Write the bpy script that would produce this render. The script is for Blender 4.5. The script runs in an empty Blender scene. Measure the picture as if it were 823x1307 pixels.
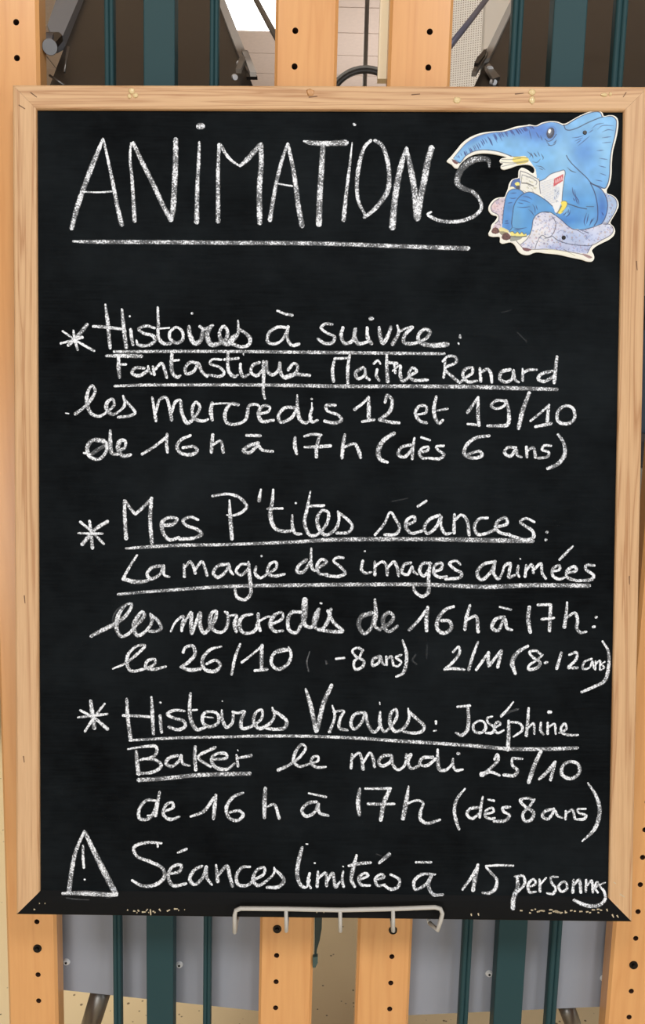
import bpy, bmesh, math, random
import numpy as np
from mathutils import Vector, Matrix
random.seed(7)
S = bpy.context.scene
COL = S.collection

# ---------------------------------------------------------------- camera
F, CX, CY, H0 = 1000.0, 411.5, 653.5, 1.45          # focal length in pixels of the 823 x 1307 frame
_d = np.array([-201.0, 7627.0, 1000.0]); _d /= np.linalg.norm(_d)   # plumb line in camera axes
_f = np.array([0, 0, 1.0]); _y = _f - (_f @ _d) * _d; _y /= np.linalg.norm(_y)
_x = np.cross(_y, -_d)
RW = np.array([_x, _y, -_d])                         # camera axes (right, down, forward) -> world
CAM = np.array([0, 0, H0])
cd = bpy.data.cameras.new('camera'); cam = bpy.data.objects.new('camera', cd); COL.objects.link(cam)
cd.sensor_fit = 'VERTICAL'; cd.sensor_height = 36.0; cd.lens = F / 1307 * 36; cd.clip_start = 0.02
m = np.eye(4); m[:3, 0] = RW @ [1, 0, 0]; m[:3, 1] = RW @ [0, -1, 0]; m[:3, 2] = RW @ [0, 0, -1]; m[:3, 3] = CAM
cam.matrix_world = Matrix(m.tolist())
S.camera = cam

# ---------------------------------------------------------------- light and exposure
S.view_settings.view_transform = 'Standard'; S.view_settings.look = 'None'
S.view_settings.gamma = 1.0; S.view_settings.use_curve_mapping = False
S.view_settings.exposure = -0.22
S.cycles.max_bounces = 6; S.cycles.diffuse_bounces = 3; S.cycles.transparent_max_bounces = 12
S.cycles.sample_clamp_indirect = 4.0
w = bpy.data.worlds.new('world'); S.world = w; w.use_nodes = True
w.node_tree.nodes['Background'].inputs[0].default_value = (0.97, 0.98, 1.0, 1)
w.node_tree.nodes['Background'].inputs[1].default_value = 0.26

def area(name, loc, target, sx, sy, power, color):
    l = bpy.data.lights.new(name, 'AREA'); l.shape = 'RECTANGLE'; l.size = sx; l.size_y = sy
    l.energy = power; l.color = color
    o = bpy.data.objects.new(name, l); COL.objects.link(o); o.location = loc
    o.rotation_euler = (Vector(target) - Vector(loc)).to_track_quat('-Z', 'Y').to_euler()
    return o
area('ceiling_lamp_right', (1.05, -1.8, 3.6), (0.2, 1.4, 0.6), 0.5, 0.5, 52, (0.97, 0.98, 1.0))
area('ceiling_lamp_left', (-1.0, -1.8, 3.6), (-0.2, 1.4, 0.6), 0.5, 0.5, 46, (1.0, 0.95, 0.88))
area('window_daylight', (2.9, -1.7, 1.1), (0, 0.9, 1.1), 1.6, 1.4, 34, (0.84, 0.92, 1.0))
area('front_fill_light', (-1.0, -2.9, 0.8), (0, 0.9, 0.8), 2.2, 1.0, 42, (0.95, 0.97, 1.0))  # added low fill, no window here; lifts the lower posts and panels
ceiling_fill = area('ceiling_fill_light', (0.6, 5.3, 2.2), (0.3, 5.2, 3.75), 1.6, 0.5, 10, (1.0, 0.94, 0.92)); ceiling_fill.data.spread = math.radians(110)  # added fill hidden behind the board, only to brighten the ceiling
def fill_spot(name, loc, target, power, deg):  # unseen spots added to pool light on the outer floor
    l = bpy.data.lights.new(name, 'SPOT'); l.energy = power; l.color = (1.0, 0.93, 0.80); l.spot_size = math.radians(deg); l.spot_blend = 0.7; l.shadow_soft_size = 0.12
    o = bpy.data.objects.new(name, l); COL.objects.link(o); o.location = loc
    o.rotation_euler = (Vector(target) - Vector(loc)).to_track_quat('-Z', 'Y').to_euler()
fill_spot('floor_fill_left', (-1.7, 3.0, 3.6), (-1.15, 2.3, 0), 330, 36)
fill_spot('floor_fill_right', (1.6, 2.6, 3.6), (1.15, 1.95, 0), 210, 32)

# ---------------------------------------------------------------- helpers
def lin(c):
    return tuple(((v / 255) / 12.92 if v / 255 <= 0.04045 else ((v / 255 + 0.055) / 1.055) ** 2.4) for v in c)
def ray(px, py):
    return RW @ np.array([(px - CX) / F, (py - CY) / F, 1.0])
def at_depth(px, py, z):                              # z metres along the lens axis
    return CAM + ray(px, py) * z
def at_Y(px, py, Y):
    r = ray(px, py); return CAM + r * (Y / r[1])
def at_Z(px, py, Z):
    r = ray(px, py); return CAM + r * ((Z - H0) / r[2])
def at_plane(px, py, p, n):
    r = ray(px, py); return CAM + r * (((p - CAM) @ n) / (r @ n))

def mat(name, col, rough=0.5, metal=0.0, bump=0.0, bscale=200, var=0.0, vscale=30, coat=0.0, spec=0.5):
    M = bpy.data.materials.new(name); M.use_nodes = True; nt = M.node_tree; b = nt.nodes['Principled BSDF']
    c = lin(col) + (1,)
    b.inputs['Base Color'].default_value = c; b.inputs['Roughness'].default_value = rough
    b.inputs['Metallic'].default_value = metal; b.inputs['Coat Weight'].default_value = coat
    b.inputs['Specular IOR Level'].default_value = spec
    tc = nt.nodes.new('ShaderNodeTexCoord')
    if var:
        n = nt.nodes.new('ShaderNodeTexNoise'); n.inputs['Scale'].default_value = vscale; n.inputs['Detail'].default_value = 5
        nt.links.new(tc.outputs['Object'], n.inputs['Vector'])
        r = nt.nodes.new('ShaderNodeValToRGB'); r.color_ramp.elements[0].position = 0.3; r.color_ramp.elements[1].position = 0.7
        r.color_ramp.elements[0].color = tuple(v * (1 - var) for v in c[:3]) + (1,)
        r.color_ramp.elements[1].color = tuple(min(1, v * (1 + var)) for v in c[:3]) + (1,)
        nt.links.new(n.outputs['Fac'], r.inputs[0]); nt.links.new(r.outputs[0], b.inputs['Base Color'])
    if bump:
        n = nt.nodes.new('ShaderNodeTexNoise'); n.inputs['Scale'].default_value = bscale
        nt.links.new(tc.outputs['Object'], n.inputs['Vector'])
        bm = nt.nodes.new('ShaderNodeBump'); bm.inputs['Strength'].default_value = bump; bm.inputs['Distance'].default_value = 0.001
        nt.links.new(n.outputs['Fac'], bm.inputs['Height']); nt.links.new(bm.outputs[0], b.inputs['Normal'])
    return M

def wood(name, light, dark, uv, across, along, rough=0.45, lines=0.6, coat=0.0, pos=(0.35, 0.75)):
    """grain running along the second coordinate (UV) or along Z (object)"""
    M = bpy.data.materials.new(name); M.use_nodes = True; nt = M.node_tree; b = nt.nodes['Principled BSDF']
    N = nt.nodes.new; L = nt.links.new
    tc = N('ShaderNodeTexCoord'); mp = N('ShaderNodeMapping')
    L(tc.outputs['UV' if uv else 'Object'], mp.inputs[0])
    mp.inputs['Scale'].default_value = (across, along, 1) if uv else (across, across, along)
    oi = N('ShaderNodeObjectInfo'); ad = N('ShaderNodeVectorMath'); ad.operation = 'ADD'
    sc = N('ShaderNodeVectorMath'); sc.operation = 'SCALE'; cb = N('ShaderNodeCombineXYZ')
    L(oi.outputs['Random'], cb.inputs[0]); L(oi.outputs['Random'], cb.inputs[2]); L(cb.outputs[0], sc.inputs[0]); sc.inputs['Scale'].default_value = 37
    L(mp.outputs[0], ad.inputs[0]); L(sc.outputs[0], ad.inputs[1])
    n1 = N('ShaderNodeTexNoise'); n1.inputs['Scale'].default_value = 1.0; n1.inputs['Detail'].default_value = 3; n1.inputs['Distortion'].default_value = 0.6
    L(ad.outputs[0], n1.inputs['Vector'])
    mu = N('ShaderNodeMath'); mu.operation = 'MULTIPLY'; mu.inputs[1].default_value = 9.0; L(n1.outputs['Fac'], mu.inputs[0])
    pp = N('ShaderNodeMath'); pp.operation = 'PINGPONG'; pp.inputs[1].default_value = 1.0; L(mu.outputs[0], pp.inputs[0])
    pw = N('ShaderNodeMath'); pw.operation = 'POWER'; pw.inputs[1].default_value = 3.0; L(pp.outputs[0], pw.inputs[0])
    n2 = N('ShaderNodeTexNoise'); n2.inputs['Scale'].default_value = 9.0; n2.inputs['Detail'].default_value = 6; L(ad.outputs[0], n2.inputs['Vector'])
    m1 = N('ShaderNodeMath'); m1.operation = 'MULTIPLY'; m1.inputs[1].default_value = lines; L(pw.outputs[0], m1.inputs[0])
    m2 = N('ShaderNodeMath'); m2.operation = 'MULTIPLY_ADD'; m2.inputs[1].default_value = 0.55; L(n2.outputs['Fac'], m2.inputs[0]); L(m1.outputs[0], m2.inputs[2])
    r = N('ShaderNodeValToRGB'); r.color_ramp.elements[0].color = lin(light) + (1,); r.color_ramp.elements[1].color = lin(dark) + (1,)
    r.color_ramp.elements[0].position = pos[0] - 0.15; r.color_ramp.elements[1].position = pos[1] + 0.15
    L(m2.outputs[0], r.inputs[0]); L(r.outputs[0], b.inputs['Base Color'])
    bp = N('ShaderNodeBump'); bp.inputs['Strength'].default_value = 0.12; bp.inputs['Distance'].default_value = 0.0006
    L(m2.outputs[0], bp.inputs['Height']); L(bp.outputs[0], b.inputs['Normal'])
    b.inputs['Roughness'].default_value = rough; b.inputs['Coat Weight'].default_value = coat; b.inputs['Coat Roughness'].default_value = 0.25
    return M

def tag(o, label=None, cat=None, group=None, kind=None):
    if label: o['label'] = label
    if cat: o['category'] = cat
    if group: o['group'] = group
    if kind: o['kind'] = kind
    return o
def empty(name, loc, label, cat, group=None, mw=None):
    o = bpy.data.objects.new(name, None); COL.objects.link(o); o.empty_display_size = 0.05
    if mw is not None: o.matrix_world = mw
    else: o.location = loc
    return tag(o, label, cat, group)
def mesh_obj(name, verts, faces, M, parent=None, off=None, smooth=False):
    me = bpy.data.meshes.new(name)
    if off is not None: verts = [tuple(np.array(v) - off) for v in verts]
    me.from_pydata([tuple(map(float, v)) for v in verts], [], faces); me.update()
    bm = bmesh.new(); bm.from_mesh(me); bmesh.ops.recalc_face_normals(bm, faces=bm.faces); bm.to_mesh(me); bm.free()
    if M: me.materials.append(M)
    if smooth:
        for p in me.polygons: p.use_smooth = True
    o = bpy.data.objects.new(name, me); COL.objects.link(o)
    if parent: o.parent = parent
    return o
def bm_obj(name, bm, M, parent=None, smooth=False):
    me = bpy.data.meshes.new(name); bmesh.ops.recalc_face_normals(bm, faces=bm.faces); bm.to_mesh(me); bm.free()
    me.materials.append(M)
    if smooth:
        for p in me.polygons: p.use_smooth = True
    o = bpy.data.objects.new(name, me); COL.objects.link(o)
    if parent: o.parent = parent
    return o
def box_bm(bm, lo, hi, bev=0.0):
    r = bmesh.ops.create_cube(bm, size=1.0)
    vs = r['verts']
    for v in vs:
        v.co = Vector([lo[i] + (v.co[i] + 0.5) * (hi[i] - lo[i]) for i in range(3)])
    if bev:
        es = list({e for v in vs for e in v.link_edges})
        bmesh.ops.bevel(bm, geom=es, offset=bev, segments=2, affect='EDGES', profile=0.5)
def box(name, lo, hi, M, parent=None, bev=0.0, off=(0, 0, 0)):
    bm = bmesh.new(); lo = [min(a, b) - o for a, b, o in zip(lo, hi, off)], [max(a, b) - o for a, b, o in zip(lo, hi, off)]
    box_bm(bm, lo[0], lo[1], bev)
    return bm_obj(name, bm, M, parent)
def prism(name, pts, ext, M, parent=None, off=None, smooth=False, bev=0.0):
    """closed outline pts (3-D) extruded by vector ext"""
    pts = [np.array(p, float) for p in pts]; n = len(pts)
    if off is not None: pts = [p - off for p in pts]
    vs = pts + [p + np.array(ext) for p in pts]
    fs = [tuple(range(n)), tuple(range(2 * n - 1, n - 1, -1))] + [(i, (i + 1) % n, n + (i + 1) % n, n + i) for i in range(n)]
    o = mesh_obj(name, vs, fs, M, parent, smooth=smooth)
    return o
def tube_bm(bm, pts, r, seg=10, cap=True):
    P = [Vector(p) for p in pts]; rings = []
    t0 = (P[1] - P[0]).normalized(); up = Vector((0, 0, 1)) if abs(t0.z) < 0.9 else Vector((1, 0, 0))
    nrm = t0.cross(up).normalized()
    for i, p in enumerate(P):
        a = (P[i] - P[i - 1]).normalized() if i else t0
        b = (P[i + 1] - P[i]).normalized() if i < len(P) - 1 else a
        t = (a + b).normalized()
        nrm = (nrm - nrm.dot(t) * t).normalized(); bn = t.cross(nrm)
        rr = r[i] if isinstance(r, (list, tuple)) else r
        rings.append([bm.verts.new(p + rr * (math.cos(2 * math.pi * k / seg) * nrm + math.sin(2 * math.pi * k / seg) * bn)) for k in range(seg)])
    for A, B in zip(rings, rings[1:]):
        for k in range(seg): bm.faces.new((A[k], A[(k + 1) % seg], B[(k + 1) % seg], B[k]))
    if cap: bm.faces.new(rings[0][::-1]); bm.faces.new(rings[-1])
def tube(name, pts, r, M, parent=None, off=(0, 0, 0), seg=10):
    bm = bmesh.new(); tube_bm(bm, [np.array(p) - np.array(off) for p in pts], r, seg)
    return bm_obj(name, bm, M, parent, smooth=True)
def catmull(pts, step):
    """pts rows (x, y, w, ...) -> dense smooth rows"""
    P = np.array(pts, float); out = []
    if len(P) == 2:
        n = max(2, int(np.hypot(*(P[1, :2] - P[0, :2])) / step)); t = np.linspace(0, 1, n + 1)[:, None]
        return P[0] * (1 - t) + P[1] * t
    closed = np.allclose(P[0, :2], P[-1, :2])
    for i in range(len(P) - 1):
        p1, p2 = P[i], P[i + 1]
        p0 = P[i - 1] if i else (P[-2] if closed else 2 * p1 - p2)
        p3 = P[i + 2] if i + 2 < len(P) else (P[1] if closed else 2 * p2 - p1)
        n = max(2, int(np.hypot(*(p2[:2] - p1[:2])) / step))
        # centripetal parameters
        tk = [0]
        for a, b in ((p0, p1), (p1, p2), (p2, p3)): tk.append(tk[-1] + max(1e-3, np.hypot(*(b[:2] - a[:2]))) ** 0.5)
        for t in np.linspace(tk[1], tk[2], n, endpoint=False):
            A1 = (tk[1] - t) / (tk[1] - tk[0]) * p0 + (t - tk[0]) / (tk[1] - tk[0]) * p1
            A2 = (tk[2] - t) / (tk[2] - tk[1]) * p1 + (t - tk[1]) / (tk[2] - tk[1]) * p2
            A3 = (tk[3] - t) / (tk[3] - tk[2]) * p2 + (t - tk[2]) / (tk[3] - tk[2]) * p3
            B1 = (tk[2] - t) / (tk[2] - tk[0]) * A1 + (t - tk[0]) / (tk[2] - tk[0]) * A2
            B2 = (tk[3] - t) / (tk[3] - tk[1]) * A2 + (t - tk[1]) / (tk[3] - tk[1]) * A3
            out.append((tk[2] - t) / (tk[2] - tk[1]) * B1 + (t - tk[1]) / (tk[2] - tk[1]) * B2)
    out.append(P[-1]); return np.array(out)

# ---------------------------------------------------------------- materials
M_PINE = wood('pine_frame', (211, 171, 127), (170, 120, 76), True, 80, 2.4, 0.5, 0.5)
M_POST = wood('beech_post', (222, 164, 104), (204, 140, 82), False, 26, 1.6, 0.33, 0.25, coat=0.25)
M_HOLE = mat('hole_dark', (70, 40, 22), 0.8)
M_GREEN = mat('green_lacquer', (37, 66, 70), 0.5, bump=0.03, bscale=900, spec=0.2)
M_GREEN_D = mat('dark_green_strap', (18, 40, 38), 0.5)
M_BOLT = mat('black_bolt', (26, 22, 20), 0.35, metal=0.6)
M_SCREW = mat('zinc_screw', (225, 225, 225), 0.35, metal=0.15)
M_GREYPANEL = mat('grey_sheet_metal', (140, 144, 154), 0.45, var=0.04, vscale=8)
M_DARKPANEL = mat('dark_brown_laminate', (16, 12, 10), 0.35, var=0.08, vscale=4, spec=0.3)
M_RAIL = mat('grey_rail', (176, 170, 162), 0.4)
M_STEEL = mat('grey_steel_tube', (128, 124, 118), 0.35, metal=0.7)
M_KNOB = mat('grey_plastic_knob', (118, 120, 124), 0.4)
M_WIRE = mat('white_coated_wire', (186, 182, 174), 0.4)
M_CREAM = mat('cream_strip', (255, 240, 205), 0.5)
M_CARD = mat('white_card', (246, 243, 232), 0.6)
M_BLACKPAINT = mat('black_rail_paint', (9, 10, 11), 0.7, bump=0.3, bscale=120, spec=0.15)
M_CHIP = mat('chipped_paint_wood', (196, 180, 150), 0.7)
M_GLUE = mat('amber_glue', (224, 200, 150), 0.12)
M_PLASTER = mat('plaster', (214, 198, 182), 0.8, var=0.03, vscale=2)
M_TILE = mat('ceiling_tile', (236, 220, 208), 0.9, bump=0.3, bscale=300, var=0.03, vscale=40)
M_GRID = mat('ceiling_grid', (150, 130, 118), 0.8)

def slate():
    M = bpy.data.materials.new('chalkboard_slate'); M.use_nodes = True; nt = M.node_tree; b = nt.nodes['Principled BSDF']
    N = nt.nodes.new; L = nt.links.new
    tc = N('ShaderNodeTexCoord')
    n = N('ShaderNodeTexNoise'); n.inputs['Scale'].default_value = 5; n.inputs['Detail'].default_value = 7; n.inputs['Roughness'].default_value = 0.7
    L(tc.outputs['Object'], n.inputs['Vector'])
    mp = N('ShaderNodeMapping'); mp.inputs['Scale'].default_value = (30, 30, 500); mp.inputs['Rotation'].default_value = (0, 0.15, 0)
    L(tc.outputs['Object'], mp.inputs[0])
    n2 = N('ShaderNodeTexNoise'); n2.inputs['Scale'].default_value = 1; n2.inputs['Detail'].default_value = 3; L(mp.outputs[0], n2.inputs['Vector'])
    a = N('ShaderNodeMath'); a.operation = 'MULTIPLY_ADD'; a.inputs[1].default_value = 0.22; L(n2.outputs['Fac'], a.inputs[0]); L(n.outputs['Fac'], a.inputs[2])
    r = N('ShaderNodeValToRGB'); r.color_ramp.elements[0].position = 0.45; r.color_ramp.elements[1].position = 0.85
    r.color_ramp.elements[0].color = lin((4, 6, 8)) + (1,); r.color_ramp.elements[1].color = lin((27, 32, 35)) + (1,)
    L(a.outputs[0], r.inputs[0]); L(r.outputs[0], b.inputs['Base Color'])
    b.inputs['Roughness'].default_value = 0.8; b.inputs['Specular IOR Level'].default_value = 0.07
    n3 = N('ShaderNodeTexNoise'); n3.inputs['Scale'].default_value = 1500; L(tc.outputs['Object'], n3.inputs['Vector'])
    bp = N('ShaderNodeBump'); bp.inputs['Strength'].default_value = 0.15; bp.inputs['Distance'].default_value = 0.0003
    L(n3.outputs['Fac'], bp.inputs['Height']); L(bp.outputs[0], b.inputs['Normal'])
    return M
M_SLATE = slate()

def chalk():
    """chalk dust caught on the tooth of the board: opaque grains between bare gaps; UV.y is the offset from the stroke's middle"""
    M = bpy.data.materials.new('chalk_dust'); M.use_nodes = True; nt = M.node_tree; b = nt.nodes['Principled BSDF']
    N = nt.nodes.new; L = nt.links.new
    tc = N('ShaderNodeTexCoord')
    def math_(op, a, b_=None, c=None):
        q = N('ShaderNodeMath'); q.operation = op
        for i, v in enumerate((a, b_, c)):
            if v is None: continue
            if isinstance(v, (int, float)): q.inputs[i].default_value = v
            else: L(v, q.inputs[i])
        return q.outputs[0]
    n = N('ShaderNodeTexNoise'); n.inputs['Scale'].default_value = 780; n.inputs['Detail'].default_value = 2.0; n.inputs['Roughness'].default_value = 0.6
    L(tc.outputs['Object'], n.inputs['Vector'])
    n2 = N('ShaderNodeTexNoise'); n2.inputs['Scale'].default_value = 110; n2.inputs['Detail'].default_value = 2; L(tc.outputs['Object'], n2.inputs['Vector'])
    uv = N('ShaderNodeSeparateXYZ'); L(tc.outputs['UV'], uv.inputs[0])
    v = math_('ABSOLUTE', math_('MULTIPLY_ADD', uv.outputs['Y'], 2.0, -1.0))
    v2 = math_('POWER', v, 5.0)
    at = N('ShaderNodeAttribute'); at.attribute_name = 'press'
    g = math_('MULTIPLY_ADD', n2.outputs['Fac'], 0.12, math_('MULTIPLY_ADD', n.outputs['Fac'], 1.2, -0.64))   # grain around zero
    g = math_('SUBTRACT', g, math_('MULTIPLY', v2, 0.42))
    g = math_('ADD', g, math_('MULTIPLY_ADD', at.outputs['Fac'], 0.62, -0.38))
    al = math_('MULTIPLY', g, 5.0); al.node.use_clamp = True
    lo = math_('MULTIPLY_ADD', at.outputs['Fac'], 1.7, -0.14); lo.node.use_clamp = True
    al = math_('MAXIMUM', math_('MULTIPLY', al, lo), math_('MULTIPLY', math_('SUBTRACT', 1.0, v2), math_('MULTIPLY', math_('POWER', at.outputs['Fac'], 2.0), 0.42)))
    L(al, b.inputs['Alpha'])
    b.inputs['Base Color'].default_value = lin((240, 243, 248)) + (1,); b.inputs['Roughness'].default_value = 0.95
    b.inputs['Specular IOR Level'].default_value = 0.1
    return M
M_CHALK = chalk()

# ---------------------------------------------------------------- pose of the chalkboard from its four outer corners
PC = [(15.5, 107.6), (828, 110), (807, 1177), (21, 1167.5)]
A = []
for (x, y), (u, v) in zip([(0, 0), (1, 0), (1, 1), (0, 1)], PC):
    A.append([x, y, 1, 0, 0, 0, -u * x, -u * y, -u]); A.append([0, 0, 0, x, y, 1, -v * x, -v * y, -v])
Hm = np.linalg.svd(np.array(A))[2][-1].reshape(3, 3)
Mh = np.linalg.inv(np.array([[F, 0, CX], [0, F, CY], [0, 0, 1]])) @ Hm
if Mh[2, 2] < 0: Mh = -Mh
BW = 0.60; sc_ = BW / np.linalg.norm(Mh[:, 0]); BH = BW * np.linalg.norm(Mh[:, 1]) / np.linalg.norm(Mh[:, 0])
ex = Mh[:, 0] / np.linalg.norm(Mh[:, 0]); ez = -Mh[:, 1]; ez -= (ez @ ex) * ex; ez /= np.linalg.norm(ez)
TL = Mh[:, 2] * sc_
ex, ez = RW @ ex, RW @ ez; ey = np.cross(ez, ex)                # ey points away from the camera
TL = CAM + RW @ TL
B0 = TL + ex * BW / 2 - ez * BH                                  # bottom middle of the front face
mwn = np.eye(4); mwn[:3, 0] = ex; mwn[:3, 1] = ey; mwn[:3, 2] = ez; mwn[:3, 3] = B0
MB = Matrix(mwn.tolist())
BT = 0.017                                                       # frame thickness
REC = 0.0035                                                     # the slate lies behind the frame front
def board(px, py, dep=REC):                                      # photograph point -> local point on the board, dep behind the front
    p = at_plane(px, py, B0 + ey * dep, ey) - B0
    return np.array([p @ ex, dep, p @ ez])
D = 0.812                                                        # front plane of the display racks
tb = TL + ey * BT; print('board top back Y', tb[1], 'bottom front Y,Z', B0[1], B0[2], 'ey', ey, 'BH', BH)
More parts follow.
